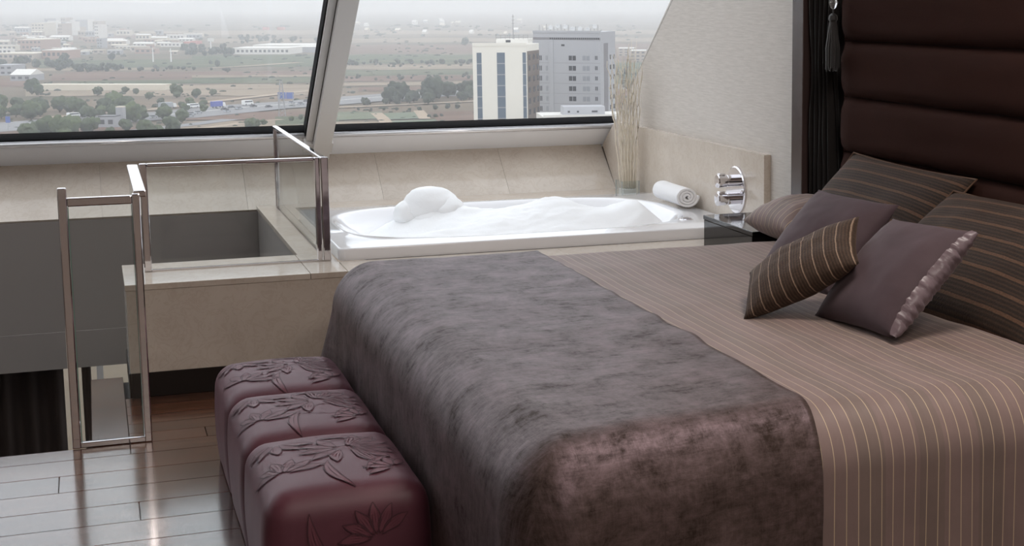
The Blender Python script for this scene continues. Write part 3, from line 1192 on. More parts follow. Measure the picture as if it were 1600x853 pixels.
add_lathe(bm, [(0.004, 0.026), (0.012, 0.016), (0.018, 0.0), (0.012, -0.016), (0.004, -0.024)][::-1], (TXX, TYY, 1.415), (0, 0, 1), 8)
obj('crystal_bead', bm, 'crystal', ts)
bm = bmesh.new()
add_tube(bm, [(TXX, TYY, 1.392), (TXX, TYY, 1.372)], 0.003, 6)
add_lathe(bm, [(0.010, -0.02), (0.017, -0.008), (0.015, 0.006), (0.006, 0.014)], (TXX, TYY, 1.362), (0, 0, 1), 16)
obj('tassel_cap', bm, 'tassel_black', ts)
bm = bmesh.new()
for i in range(40):
    a = i / 40 * 2 * PI
    rr = 0.012 + 0.004 * (i % 3)
    add_tube(bm, [(TXX + 0.012 * math.cos(a), TYY + 0.012 * math.sin(a), 1.345), (TXX + rr * math.cos(a) * 1.25, TYY + rr * math.sin(a) * 1.25, 1.25), (TXX + rr * 1.2 * math.cos(a), TYY + rr * 1.2 * math.sin(a), 1.165 + 0.006 * (i % 4))], 0.0022, 4)
fri = obj('tassel_fringe', bm, 'tassel_black', ts)
fri['kind'] = 'stuff'

# ------------------------------------------------------------------ BED
BX0, BX1, BY0, BY1, BZ = 0.722, 2.56, 2.80, 5.10, 0.545
bed = empty('bed', (1.6, 3.95, 0))
tag(bed, 'low double bed base and mattress under the striped bedspread', 'bed')
box('bed_base', (BX0 + 0.06, BY0 + 0.07, 0.06), (BX1 - 0.01, BY1 - 0.07, 0.28), 'dark_baseboard', bed, 0.01)
box('mattress', (BX0 + 0.04, BY0 + 0.05, 0.281), (BX1 - 0.01, BY1 - 0.05, BZ - 0.03), 'mattress_cloth', bed, 0.05, 4, True)
for lx, ly in ((0.8, 2.95), (0.8, 4.95), (2.45, 2.95), (2.45, 4.95)):
    bm = bmesh.new()
    add_tube(bm, [(lx, ly, 0), (lx, ly, 0.06)], [0.025, 0.03], 12)
    obj('leg', bm, 'dark_baseboard', bed)


def drape_mesh(a0, a1, b0, b1, na, nb, x0, y0, y1, zt, r, flare, fold_amp, fold_k, wr, seed, edge_pucker=False, skew=0.0):
    """cloth laid over the bed block: cloth coordinates a (along the bed), b (across it); skirts on foot, near and far sides"""
    bm = bmesh.new()
    uvl = bm.loops.layers.uv.new('UVMap')
    q = r * PI / 2
    grid = []
    for i in range(na + 1):
        a = a0 + (a1 - a0) * i / na
        row = []
        for j in range(nb + 1):
            b_ = b0 + (b1 - b0) * j / nb
            sk = skew * min(1.0, max(0.0, (1.38 - a) / 0.60))
            da = max(0.0, (x0 + r) - a)
            if b_ < y0 + r:
                db, sgn = (y0 + r) - b_, -1
            elif b_ > y1 - r:
                db, sgn = b_ - (y1 - r), 1
            else:
                db, sgn = 0.0, 0
            d_ = max(da, db)
            hyp = math.hypot(da, db)
            dx, dy = ((-da / hyp, sgn * db / hyp) if hyp > 1e-9 else (0, 0))
            px_, py_ = max(a, x0 + r), min(max(b_, y0 + r), y1 - r)
            py_ -= sk * min(1.0, max(0.0, (y0 + 0.75 - py_) / 0.6)) ** 1.5
            if d_ < q:
                ho, dz = r * math.sin(d_ / r), r * (1 - math.cos(d_ / r))
            else:
                ho, dz = r + (flare + (0.26 * min(1.0, max(0.0, (b_ - 4.80) / 0.25)) if da > 0 else 0.0)) * (d_ - q), r + (d_ - q)
            if d_ > q * 0.6:
                rampv = min(1, (d_ - q * 0.6) / 0.3)
                s_ = (a if db >= da else b_)
                if da > 0 and db > 0:
                    s_ = math.atan2(da, db) * 0.5
                ho += fold_amp * rampv * (math.sin(s_ * fold_k + 2 * nz(s_ * 2, seed)) + 0.6 * nz(s_ * 7, d_ * 2, seed)) + fold_amp * 0.4 * rampv
            zz = zt - dz
            n_ = nz(a * 3.1, b_ * 3.1, seed) * 0.6 + nz(a * 8, b_ * 8, seed + 5) * 0.4
            top_w = max(0.0, 1 - d_ / q)
            zz += wr * n_ * (0.3 + 0.7 * top_w)
            if edge_pucker:
                e = max(0.0, 1 - (a1 - a) / 0.13)
                zz += top_w * e * (0.003 + 0.006 * nz(b_ * 9, a * 6, 2.2))
                px_ += 0.012 * e * nz(b_ * 5, 9)
            row.append(bm.verts.new((px_ + dx * ho, py_ + dy * ho, max(0.012, zz))))
        grid.append(row)
    for i in range(na):
        for j in range(nb):
            f = bm.faces.new((grid[i][j], grid[i + 1][j], grid[i + 1][j + 1], grid[i][j + 1]))
            for lp, (ii, jj) in zip(f.loops, ((i, j), (i + 1, j), (i + 1, j + 1), (i, j + 1))):
                lp[uvl].uv = (a0 + (a1 - a0) * ii / na, b0 + (b1 - b0) * jj / nb)
    return bm


skirt = 0.50
bm = drape_mesh(BX0 - 0.36, BX1, BY0 - skirt + 0.05, BY1 + skirt - 0.05, 130, 170, BX0, BY0, BY1, BZ, 0.13, 0.012, 0.004, 26, 0.008, 1.3)
cov = obj('bedspread', bm, 'pinstripe_coverlet', smooth=True)
tag(cov, 'taupe bedspread with thin cream pinstripes over the bed', 'bedspread')
md = cov.modifiers.new('thickness', 'SOLIDIFY')
md.thickness = 0.006
md.offset = 1
bm = drape_mesh(BX0 - 0.40, 1.405, BY0 - skirt, BY1 + skirt - 0.06, 90, 200, BX0 - 0.012, BY0 - 0.014, BY1 + 0.014, BZ + 0.018, 0.145, 0.006, 0.004, 19, 0.008, 4.7, True, 0.11)
thr = obj('velvet_throw', bm, 'crushed_velvet', smooth=True)
tag(thr, 'crushed brown velvet throw draped over the foot of the bed', 'throw')
md = thr.modifiers.new('thickness', 'SOLIDIFY')
md.thickness = 0.005
md.offset = 1


# ------------------------------------------------------------------ CUSHIONS
def cushion_bm(wd, ht, th, seed, pinch=0.07, n=26, wrinkle=0.006, p=2.4):
    bm = bmesh.new()
    uvl = bm.loops.layers.uv.new('UVMap')
    grids = []
    for s in (1, -1):
        g_ = []
        for i in range(n + 1):
            u = -1 + 2 * i / n
            row = []
            for j in range(n + 1):
                v_ = -1 + 2 * j / n
                x = wd / 2 * u * (1 - pinch * (1 - v_ * v_) * abs(u))
                y_ = ht / 2 * v_ * (1 - pinch * (1 - u * u) * abs(v_))
                prof_ = max(0, (1 - abs(u) ** p) * (1 - abs(v_) ** p)) ** 0.55
                z_ = s * th / 2 * prof_
                z_ += s * wrinkle * prof_ * (nz(u * 2.2, v_ * 2.2, seed) + 0.5 * nz(u * 6, v_ * 6, seed + s))
                row.append(bm.verts.new((x, y_, z_)))
            g_.append(row)
        for i in range(n):
            for j in range(n):
                q_ = (g_[i][j], g_[i + 1][j], g_[i + 1][j + 1], g_[i][j + 1])
                ij = ((i, j), (i + 1, j), (i + 1, j + 1), (i, j + 1))
                if s < 0:
                    q_, ij = q_[::-1], ij[::-1]
                f = bm.faces.new(q_)
                for lp, (a, b_) in zip(f.loops, ij):
                    lp[uvl].uv = (wd * a / n, ht * b_ / n)
        grids.append(g_)
    bmesh.ops.remove_doubles(bm, verts=bm.verts, dist=1e-5)
    return bm


def frame_mat(center, wv, hv):
    xw = Vector(wv).normalized()
    hv = Vector(hv)
    yh = (hv - xw * hv.dot(xw)).normalized()
    zn = xw.cross(yh)
    return Matrix.Translation(center) @ Matrix((xw, yh, zn)).transposed().to_4x4()


def cushion(name, center, wv, hv, wd, ht, th, mat, seed, label, cat='cushion', pinch=0.07, piping=None, wrinkle=0.006):
    mw = frame_mat(center, wv, hv)
    root = empty(name, Vector(center) - Vector((0, 0, ht * 0.3)))
    bm = cushion_bm(wd, ht, th, seed, pinch, wrinkle=wrinkle)
    bm.transform(mw)
    obj('cover', bm, mat, root, smooth=True)
    tag(root, label, cat)
    if piping:
        bm = bmesh.new()
        pts = []
        K = 14
        for s in range(4):
            for k_ in range(K):
                t_ = -1 + 2 * k_ / K
                u, v_ = [(t_, -1), (1, t_), (-t_, 1), (-1, -t_)][s]
                pts.append(mw @ Vector((wd / 2 * u * (1 - pinch * (1 - v_ * v_) * abs(u)), ht / 2 * v_ * (1 - pinch * (1 - u * u) * abs(v_)), 0)))
        add_tube(bm, pts + [pts[0]], 0.0035, 6)
        obj('piping', bm, piping, root, smooth=True)
    return root, mw


# back pillows leaning on the headboard
cushion('striped_pillow', (2.42, 4.47, 0.70), (0.02, -1, -0.015), (0.34, 0, 0.37), 0.80, 0.46, 0.15, 'chenille_copper_stripe', 2.0,
        'brown chenille striped pillow against headboard, behind the cushion nearest the bath', 'pillow', 0.05, 'chenille_copper_stripe')
cushion('striped_pillow', (2.340, 3.625, 0.685), (0.05, -1, 0.0), (0.40, 0, 0.30), 0.90, 0.48, 0.17, 'chenille_copper_stripe', 5.0,
        'brown chenille striped pillow against headboard, behind the ruched plum cushion', 'pillow', 0.05, 'chenille_copper_stripe')
# pinstripe pillow by the bedside table
cushion('pinstripe_pillow', (2.42, 5.03, 0.624), (0.10, -1, 0.0), (1, 0.10, 0.15), 0.32, 0.29, 0.16, 'pinstripe_coverlet', 9.0,
        'taupe pinstriped pillow lying beside the black bedside table', 'pillow', 0.03)
# plum satin cushions
cushion('satin_cushion', (2.110, 4.185, 0.678), (0.16, -0.987, -0.007), (0.679, 0.105, 0.727), 0.42, 0.36, 0.14, 'plum_satin', 12.0,
        'plum satin cushion without ruching, behind the small striped cushion', 'cushion', 0.06)
root, mw = cushion('satin_cushion', (1.99, 3.54, 0.686), (0.068, -0.997, 0.045), (0.708, 0.080, 0.70), 0.40, 0.37, 0.14, 'plum_satin', 15.0,
                   'plum satin cushion with a ruched side gusset, in front of the striped pillow', 'cushion', 0.05)
bm = bmesh.new()
uvl = bm.loops.layers.uv.new('UVMap')
g_ = []
for i in range(61):
    v_ = -0.97 + 1.94 * i / 60
    x = 0.20 * (1 - 0.05 * (1 - v_ * v_))
    prof_ = math.sqrt(max(0, 1 - abs(v_) ** 3))
    row = []
    for j in range(5):
        s_ = -1 + 2 * j / 4
        row.append(bm.verts.new(mw @ Vector((x + 0.004 + 0.012 * (1 - s_ * s_) * (0.7 + 0.9 * nz(i * 0.45, j * 0.5, 2)) - 0.012 * s_ * s_, 0.185 * v_, s_ * 0.030 * prof_ + 0.006 * nz(i * 0.5, 7)))))
    g_.append(row)
for i in range(60):
    for j in range(4):
        f = bm.faces.new((g_[i][j], g_[i + 1][j], g_[i + 1][j + 1], g_[i][j + 1]))
        for lp, (a, b_) in zip(f.loops, ((i, j), (i + 1, j), (i + 1, j + 1), (i, j + 1))):
            lp[uvl].uv = (a * 0.01, b_ * 0.01)
obj('ruched_gusset', bm, 'plum_satin_ruche', root, smooth=True)
# small striped cushion in front
cushion('striped_cushion', (1.8269, 3.765, 0.6803), (0.6761, -0.5539, 0.486), (0.4393, 0.8325, 0.3377), 0.37, 0.27, 0.12, 'chenille_light_stripe', 21.0,
        'small brown cushion with thin beige stripes lying in front of the plum cushions', 'cushion', 0.06)


# ------------------------------------------------------------------ POUFS at the foot of the bed
def pouf_pt(p, lo, hi, r, dome):
    c = Vector(((lo[0] + hi[0]) / 2, (lo[1] + hi[1]) / 2, (lo[2] + hi[2]) / 2))
    inner = Vector((min(max(p.x, lo[0] + r), hi[0] - r), min(max(p.y, lo[1] + r), hi[1] - r), min(max(p.z, lo[2] + 0.01), hi[2] - r)))
    d_ = p - inner
    if d_.length > 1e-9:
        m_ = max(abs(d_.x), abs(d_.y), abs(d_.z))
        p = inner + d_.normalized() * min(m_, r)
    u = (p.x - c.x) / ((hi[0] - lo[0]) / 2)
    v_ = (p.y - c.y) / ((hi[1] - lo[1]) / 2)
    tz = max(0, (p.z - lo[2]) / (hi[2] - lo[2]))
    p = p.copy()
    p.z += dome * max(0, 1 - u * u) ** 0.7 * max(0, 1 - v_ * v_) ** 0.7 * (1 if tz > 0.6 else 0)
    k_ = 0.010 * math.sin(PI * min(1, tz))
    p.x += k_ * u
    p.y += k_ * v_ * 0.3
    return p


def pouf(lo, hi, seed, label):
    root = empty('floral_pouf', ((lo[0] + hi[0]) / 2, (lo[1] + hi[1]) / 2, 0))
    tag(root, label, 'pouf')
    r, dome = 0.055, 0.022
    bm = bmesh.new()
    bmesh.ops.create_cube(bm, size=1.0)
    bmesh.ops.subdivide_edges(bm, edges=bm.edges[:], cuts=23, use_grid_fill=True)
    for v_ in bm.verts:
        p = Vector((lo[0] + (v_.co.x + 0.5) * (hi[0] - lo[0]), lo[1] + (v_.co.y + 0.5) * (hi[1] - lo[1]), lo[2] + (v_.co.z + 0.5) * (hi[2] - lo[2])))
        v_.co = pouf_pt(p, lo, hi, r, dome) + Vector((1, 1, 1)) * 0.0015 * nz(p.x * 9, p.y * 9, p.z * 9 + seed)
    obj('cover', bm, 'plum_jacquard', root, smooth=True)
    # woven flowers: raised threads following the top and the front, edged by darker ribbons
    rp = random.Random(int(seed * 10))
    bm = bmesh.new()

    def surf(u, v2):
        """u, v2 metres from the centre of the top; v2 below the near edge runs down the front, u past the left edge down the side"""
        hx, hy = (hi[0] - lo[0]) / 2, (hi[1] - lo[1]) / 2
        cx, cy = (lo[0] + hi[0]) / 2, (lo[1] + hi[1]) / 2
        z_ = hi[2]
        x, y_ = u, v2
        if v2 < -hy:
            z_ = hi[2] - (-hy - v2)
            y_ = -hy
        if u < -hx:
            z_ = hi[2] - (-hx - u)
            x = -hx
        q_ = pouf_pt(Vector((cx + x, cy + y_, z_)), lo, hi, r, dome)
        return q_

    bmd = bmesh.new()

    def stroke(pts, rad, dark=False):
        """flat ribbon lying on the cover; dark ones go into their own mesh"""
        hx = (hi[0] - lo[0]) / 2
        pts = [p for p in pts if -hx - 0.12 < p[0] < hx - 0.01]
        k_ = len(pts)
        if k_ < 3:
            return
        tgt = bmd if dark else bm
        prev_ = None
        for i, p in enumerate(pts):
            q_ = surf(*p)
            n_ = (surf(p[0] + 0.004, p[1]) - surf(p[0] - 0.004, p[1])).cross(surf(p[0], p[1] + 0.004) - surf(p[0], p[1] - 0.004))
            if n_.length < 1e-9:
                continue
            n_.normalize()
            j0, j1 = pts[max(i - 1, 0)], pts[min(i + 1, k_ - 1)]
            d_ = surf(*j1) - surf(*j0)
            sd_ = d_.cross(n_).normalized() * rad * 1.5 * (0.35 + 0.65 * math.sin(PI * (i + 0.4) / k_))
            q_ = q_ + n_ * (0.0030 if dark else 0.0024)
            cur_ = (tgt.verts.new(q_ + sd_), tgt.verts.new(q_ - sd_))
            if prev_:
                tgt.faces.new((prev_[1], prev_[0], cur_[0], cur_[1]))
            prev_ = cur_

    def flower(cx, cy, ang, size, npet):
        for k_ in range(npet):
            t_ = (k_ / (npet - 1) - 0.5) * 2.0
            a = ang + t_ * 0.95
            for off in (-1.25, -1, -0.33, 0.33, 1, 1.25):
                pts = []
                for s_ in range(9):
                    q_ = s_ / 8
                    rr = size * (0.18 + 0.82 * q_)
                    wv_ = off * 0.11 * size * math.sin(PI * q_) + 0.01 * size * math.sin(q_ * 9)
                    aa = a + t_ * 0.25 * q_
                    pts.append((cx + rr * math.cos(aa) - wv_ * math.sin(aa), cy + rr * math.sin(aa) + wv_ * math.cos(aa)))
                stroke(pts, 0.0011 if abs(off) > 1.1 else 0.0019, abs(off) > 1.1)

    def leaf(cx, cy, ang, size, bend):
        for off in (-1.3, -1, -0.4, 0.4, 1, 1.3):
            pts = []
            for s_ in range(11):
                q_ = s_ / 10
                aa = ang + bend * q_
                wv_ = off * 0.055 * size * math.sin(PI * q_)
                pts.append((cx + size * q_ * math.cos(aa) - wv_ * math.sin(aa), cy + size * q_ * math.sin(aa) + wv_ * math.cos(aa)))
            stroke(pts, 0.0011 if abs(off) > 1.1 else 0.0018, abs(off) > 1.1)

    flower(0.03, 0.03, 0.15 + rp.uniform(-0.3, 0.3), 0.135, 7)
    flower(0.03, 0.03, PI + 0.1, 0.11, 5)
    flower(-0.13, -0.11, 1.1 + rp.uniform(-0.4, 0.4), 0.105, 6)
    flower(-0.12, 0.15, 4.3 + rp.uniform(-0.4, 0.4), 0.10, 5)
    flower(0.13, -0.14, 2.4, 0.08, 5)
    leaf(-0.02, -0.06, -2.0 + rp.uniform(-0.2, 0.2), 0.17, 0.5)
    leaf(0.13, -0.05, -2.6, 0.12, 0.4)
    leaf(-0.02, 0.14, 0.3, 0.15, -0.6)
    for k_ in range(3):
        x0, y0 = rp.uniform(-0.12, 0.0), rp.uniform(-0.12, 0.14)
        stroke([(x0 + 0.022 * i, y0 + 0.012 * math.sin(i * 0.6 + k_)) for i in range(9)], 0.0014)
    # front of the pouf
    hy = (hi[1] - lo[1]) / 2
    flower(0.06, -hy - 0.12, 1.9, 0.09, 6)
    leaf(-0.09, -hy - 0.04, -1.5, 0.20, 0.3)
    wo = obj('woven_flower', bm, 'jacquard_flower', root, smooth=True)
    wo['kind'] = 'stuff'
    wo = obj('flower_outline', bmd, 'dark_plum_outline', root, smooth=True)  # darker ribbons along both edges of each petal and leaf
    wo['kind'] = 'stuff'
    return root


PX0, PX1 = 0.318, 0.690
pouf((PX0, 4.405, 0.0), (PX1, 4.86, 0.295), 1.1, 'plum floral upholstered pouf at the end of the row beside the marble ledge')
pouf((PX0, 3.915, 0.0), (PX1, 4.395, 0.300), 2.3, 'plum floral upholstered pouf in the middle of the row at the bed foot')
pouf((PX0, 3.40, 0.0), (PX1, 3.905, 0.305), 3.6, 'plum floral upholstered pouf at the end of the row away from the marble ledge')

# ------------------------------------------------------------------ OUTDOORS: plain, road, trees, towers, far town
gr = empty('ground', (0, 0, GZ))
tag(gr, 'wide hazy plain of fields beyond the tilted glazing', None, None, 'structure')
bm = bmesh.new()
nx_, ny_ = 40, 40
bmesh.ops.create_grid(bm, x_segments=nx_, y_segments=ny_, size=1.0, matrix=Matrix.Translation((2500, 5600, GZ)) @ Matrix.Diagonal((9000, 5520, 1, 1)))
obj('earth', bm, 'plain_ground', gr)
LAYER = [0]


def patch(name, pix, mat, jit=0.0):
    """ground patch from photo outline points"""
    LAYER[0] += 1
    z = GZ + 0.12 + 0.012 * LAYER[0]
    pts = []
    n = len(pix)
    for i in range(n):
        a, b_ = pix[i], pix[(i + 1) % n]
        m_ = max(1, int(abs(b_[0] - a[0]) / 25)) if jit else 1
        for k_ in range(m_):
            t_ = k_ / m_
            pts.append((a[0] + (b_[0] - a[0]) * t_, a[1] + (b_[1] - a[1]) * t_ + (jit * nz(i * 3.7 + k_ * 1.3, LAYER[0] * 2.1) if jit else 0)))
    P3 = [on_ground(px, py, GZ) for px, py in pts]
    bm = bmesh.new()
    vs_ = [bm.verts.new((p.x, p.y, z)) for p in P3]
    f = bm.faces.new(vs_)
    bmesh.ops.recalc_face_normals(bm, faces=[f])
    if f.normal.z < 0:
        f.normal_flip()
    bmesh.ops.triangulate(bm, faces=[f])
    return obj(name, bm, mat, gr)


def strip(name, pix, half, mat):
    """road from a photo centre line, half width in metres"""
    LAYER[0] += 1
    z = GZ + 0.12 + 0.012 * LAYER[0]
    P3 = [on_ground(px, py, GZ) for px, py in pix]
    bm = bmesh.new()
    prev = None
    for i, p in enumerate(P3):
        d_ = (P3[min(i + 1, len(P3) - 1)] - P3[max(i - 1, 0)])
        n_ = Vector((-d_.y, d_.x, 0)).normalized() * half
        cur = (bm.verts.new((p.x + n_.x, p.y + n_.y, z)), bm.verts.new((p.x - n_.x, p.y - n_.y, z)))
        if prev:
            bm.faces.new((prev[0], prev[1], cur[1], cur[0]))
        prev = cur
    bm.normal_update()
    for f in bm.faces:
        if f.normal.z < 0:
            f.normal_flip()
    return obj(name, bm, mat, gr)


B = [(-60, 1080, 48, 54, 'tan_field'), (-60, 300, 56, 61, 'brown_field'), (330, 1080, 60, 66, 'tan_field'), (520, 1080, 69, 78, 'brown_field'), (300, 700, 86, 92, 'green_field'),
     (520, 745, 73, 84, 'brown_field'), (60, 540, 93, 105, 'green_field'), (-60, 250, 107, 111, 'tan_field'), (100, 520, 112, 120, 'brown_field'), (-60, 60, 124, 136, 'brown_field'),
     (240, 505, 118, 121, 'tan_field'), (110, 500, 122, 131, 'green_field'), (80, 300, 116, 126, 'brown_field'), (40, 500, 133, 150, 'tan_field'), (515, 745, 86, 100, 'green_field'),
     (515, 745, 102, 109, 'tan_field'), (515, 745, 110, 118, 'green_field'), (515, 745, 119, 127, 'brown_field'), (515, 745, 129, 134, 'tan_field'), (560, 745, 136, 142, 'brown_field'),
     (960, 1080, 80, 95, 'brown_field'), (960, 1080, 98, 130, 'green_field'), (960, 1080, 132, 190, 'brown_field'),
     (250, 520, 176, 188, 'brown_field'), (270, 500, 190, 204, 'tan_field'), (-60, 250, 200, 214, 'brown_field'), (430, 530, 183, 196, 'green_field')]
for x0, x1, ya, yb, mt in B:
    patch('field', [(x0, ya + 1.0), (x1, ya - 1.0), (x1, yb - 1.0), (x0, yb + 1.0)], mt, 1.6)
# plots at the foot of the glazing over the tub
patch('field', [(500, 176), (596, 176), (606, 186), (500, 190)], 'pale_green_field')
patch('field', [(500, 192), (600, 191), (612, 214), (500, 216)], 'tan_field')
patch('field', [(600, 178), (660, 176), (664, 186), (604, 188)], 'crop_rows')
patch('field', [(608, 190), (680, 188), (700, 212), (620, 214)], 'crop_rows')
patch('field', [(670, 176), (745, 174), (760, 212), (704, 212)], 'brown_field')
strip('dirt_track', [(588, 178), (598, 186), (606, 196), (614, 210)], 3.2, 'dirt_track')
strip('dirt_track', [(654, 174), (660, 181), (664, 187)], 3.0, 'dirt_track')
strip('dirt_track', [(500, 170), (580, 167), (660, 163), (745, 159)], 4.0, 'dirt_track')
strip('dirt_track', [(60, 186), (240, 172), (330, 160), (400, 152), (490, 142)], 4.5, 'dirt_track')
strip('dirt_track', [(270, 208), (340, 199), (390, 192), (440, 188)], 3.0, 'dirt_track')
strip('dirt_track', [(330, 107), (400, 103), (470, 98)], 5.0, 'dirt_track')
strip('highway', [(-80, 206), (60, 196), (160, 188), (260, 182), (330, 175), (400, 168), (490, 162), (560, 156), (640, 150), (745, 145), (1000, 135)], 26, 'asphalt_far')
strip('side_road', [(90, 226), (160, 212), (230, 204), (300, 196), (360, 188)], 5.5, 'asphalt_far')
strip('lane_line', [(260, 181), (330, 174.2), (400, 167.4), (490, 161.4), (560, 155.4), (640, 149.4)], 0.8, 'roof_white')

# trees -----------------------------------------------------------


def tree_mesh(seed, fm, tall):
    rr = random.Random(seed)
    bm = bmesh.new()
    blobs = [(0, 0, 0.58 * tall, 0.42)] + [(rr.uniform(-0.28, 0.28), rr.uniform(-0.28, 0.28), rr.uniform(0.38, 0.8) * tall, rr.uniform(0.2, 0.32)) for _ in range(6)]
    for bx, by, bz, br in blobs:
        r = bmesh.ops.create_icosphere(bm, subdivisions=3, radius=br, matrix=Matrix.Translation((bx, by, bz)))
        for v_ in r['verts']:
            d_ = (v_.co - Vector((bx, by, bz)))
            v_.co += d_ * (0.45 * nz(v_.co.x * 5, v_.co.y * 5, v_.co.z * 5 + seed) + 0.35 * nz(v_.co.x * 13, v_.co.y * 13, v_.co.z * 13 + seed))
    n0 = len(bm.faces)
    add_tube(bm, [(0, 0, 0), (0.01, 0, 0.45 * tall)], [0.05, 0.03], 6)
    bm.faces.ensure_lookup_table()
    for f in bm.faces[n0:]:
        f.material_index = 1
    me = bpy.data.meshes.new('tree')
    bm.to_mesh(me)
    bm.free()
    me.materials.append(M[fm])
    me.materials.append(M['trunk_brown'])
    me.polygons.foreach_set('use_smooth', [True] * len(me.polygons))
    return me


TM = {'broad': [tree_mesh(i, 'foliage_%d' % (i % 2), 1.0) for i in range(4)], 'dark': [tree_mesh(20 + i, 'foliage_2', 1.0) for i in range(3)],
      'tall': [tree_mesh(40 + i, 'foliage_2', 1.5) for i in range(2)]}


TAKEN = []


for px_, py_, rr_ in ((187, 197, 9), (168, 199, 14), (330, 84, 8), (441, 183, 6), (239.5, 97, 5), (267.5, 97, 5)):
    p = on_ground(px_, py_)
    TAKEN.append((p.x, p.y, rr_))


def free_spot(px, py, rad_of, spread=14):
    """nudge a plant along the ground until it stands clear of its neighbours"""
    for k_ in range(60):
        g_ = 0 if k_ == 0 else spread * (0.3 + k_ / 60)
        p = on_ground(px + random.uniform(-1, 1) * g_, py + random.uniform(-0.25, 0.25) * g_)
        rad = rad_of(p)
        if all((p.x - q_[0]) ** 2 + (p.y - q_[1]) ** 2 > (rad + q_[2]) ** 2 for q_ in TAKEN):
            TAKEN.append((p.x, p.y, rad))
            return p
    return None


def tree(px, py, hgt_px, kind, label, group, name='tree'):
    p = free_spot(px, py, lambda p_: 0.68 * hgt_px * p_.length / F_PX)
    if p is None:
        return None
    dist = (p - Vector((0, 0, EYE))).length
    h_ = hgt_px * dist / F_PX
    me = random.choice(TM[kind])
    o = bpy.data.objects.new(name, me)
    s = h_ / (1.5 if kind == 'tall' else 1.0)
    o.scale = (s * random.uniform(0.9, 1.15), s * random.uniform(0.9, 1.15), s)
    o.rotation_euler = (0, 0, random.uniform(0, 6.28))
    o.location = p
    col.objects.link(o)
    tag(o, label, 'tree', group)
    return o


rt = random.Random(5)
# green belt between the two roads at the left
for i in range(34):
    tree(rt.uniform(-10, 210), rt.uniform(172, 186), rt.uniform(16, 27), 'broad', 'leafy green tree in the dense belt behind the highway at the stairwell bay', 'trees of the green belt')
for i in range(12):
    tree(rt.uniform(205, 320), rt.uniform(163, 176), rt.uniform(8, 15), 'broad', 'small green tree at the thin end of the belt near the highway traffic', 'trees at the belt end')
for px, py, hp in ((70, 216, 30), (90, 217, 34), (110, 214, 28), (54, 219, 24), (128, 212, 22), (145, 206, 20)):
    tree(px, py, hp, 'broad', 'big rounded green tree between highway and side road', 'trees between the roads')
for px, py, hp in ((208, 196, 30), (222, 192, 22), (232, 216, 26), (248, 213, 16), (270, 208, 24), (285, 193, 22), (198, 206, 18), (256, 188, 20), (172, 214, 14)):
    tree(px, py, hp, 'broad', 'roadside green tree among the lanes by the brick hut', 'roadside trees')
for px, py, hp in ((276, 153, 20), (306, 154, 14), (332, 150, 10), (232, 156, 11), (212, 148, 9), (196, 146, 10), (152, 150, 13), (50, 148, 22), (60, 150, 16)):
    tree(px, py, hp, 'broad', 'single bush-like tree on the dry slope by the long wall', 'trees on the dry slope')
for px, py, hp in ((392, 204, 18), (402, 200, 13), (412, 196, 9), (455, 190, 8), (470, 188, 9), (485, 186, 8)):
    tree(px, py, hp, 'broad', 'low green tree beside the field path below the lattice mast', 'trees by the field path')
for px, py, hp in ((609, 162, 25), (614, 160, 20), (628, 160, 28), (640, 162, 16), (650, 161, 18), (660, 160, 22), (672, 160, 32), (684, 158, 34), (664, 162, 18), (692, 156, 24), (620, 164, 14), (602, 163, 10), (570, 164, 11), (575, 165, 9),
                   (708, 146, 14), (720, 152, 22), (732, 152, 26), (738, 153, 20), (726, 154, 14)):
    tree(px, py, hp, 'dark', 'dark green tree in the clump beside the white tower', 'tree clump beside the white tower')
for px, py, hp in ((670, 184, 5), (680, 184, 6), (690, 183, 5), (640, 174, 5), (655, 173, 6), (680, 172, 8), (700, 170, 8), (715, 170, 7), (560, 173, 4), (580, 173, 4), (600, 173, 5), (620, 173, 5)):
    tree(px, py, hp, 'dark', 'low dark hedge bush between the garden plots', 'hedge bushes of the plots', 'hedge_bush')
for i in range(30):
    tree(rt.uniform(118, 190), rt.uniform(106, 113), rt.uniform(5, 9), 'dark', 'dark tree of the low wood in front of the brown fields', 'trees of the low wood')
for i in range(24):
    tree(rt.uniform(200, 360), rt.uniform(107, 112), rt.uniform(3, 6), 'dark', 'small dark tree of the thin hedge line before the brown fields', 'trees of the hedge line')
for i in range(22):
    x = rt.uniform(0, 120)
    tree(x, rt.uniform(98, 112), rt.uniform(7, 14), 'dark', 'dusty dark tree among the factory sheds', 'trees among the sheds')
for i in range(26):
    tree(rt.uniform(285, 365), rt.uniform(78, 90), rt.uniform(5, 11), 'dark', 'dark tree of the grove before the white sheds', 'grove before the sheds')
for px, py, hp in ((329, 102, 8), (340, 106, 13), (176, 96, 14), (172, 94, 9), (352, 91, 8), (356, 114, 5)):
    tree(px, py, hp, 'tall', 'lone dark tall tree standing in the dull green field', 'lone trees in the green field')
for i in range(36):
    tree(rt.uniform(375, 505), rt.uniform(60, 69), rt.uniform(3, 7), 'dark', 'far dark tree of the long wood behind the white warehouse', 'trees of the long wood')
for i in range(40):
    y_ = rt.choice([rt.uniform(96, 104), rt.uniform(98, 106)])
    tree(rt.uniform(525, 742), y_, rt.uniform(3, 8), 'dark', 'grey green tree of the wide scrub band beyond the fields', 'scrub trees')
for i in range(24):
    tree(rt.uniform(515, 742), rt.uniform(117, 128), rt.uniform(3, 6), 'dark', 'small scrub bush in the banded dry fields', 'scrub bushes', 'scrub_bush')
tree(727, 72, 12, 'dark', 'rounded dark tree standing alone behind the white tower roof', None)
for i in range(14):
    tree(rt.uniform(962, 1000), rt.uniform(110, 140), rt.uniform(7, 12), 'dark', 'hazy green tree between the grey tower and the twigs', 'trees right behind the grey tower')

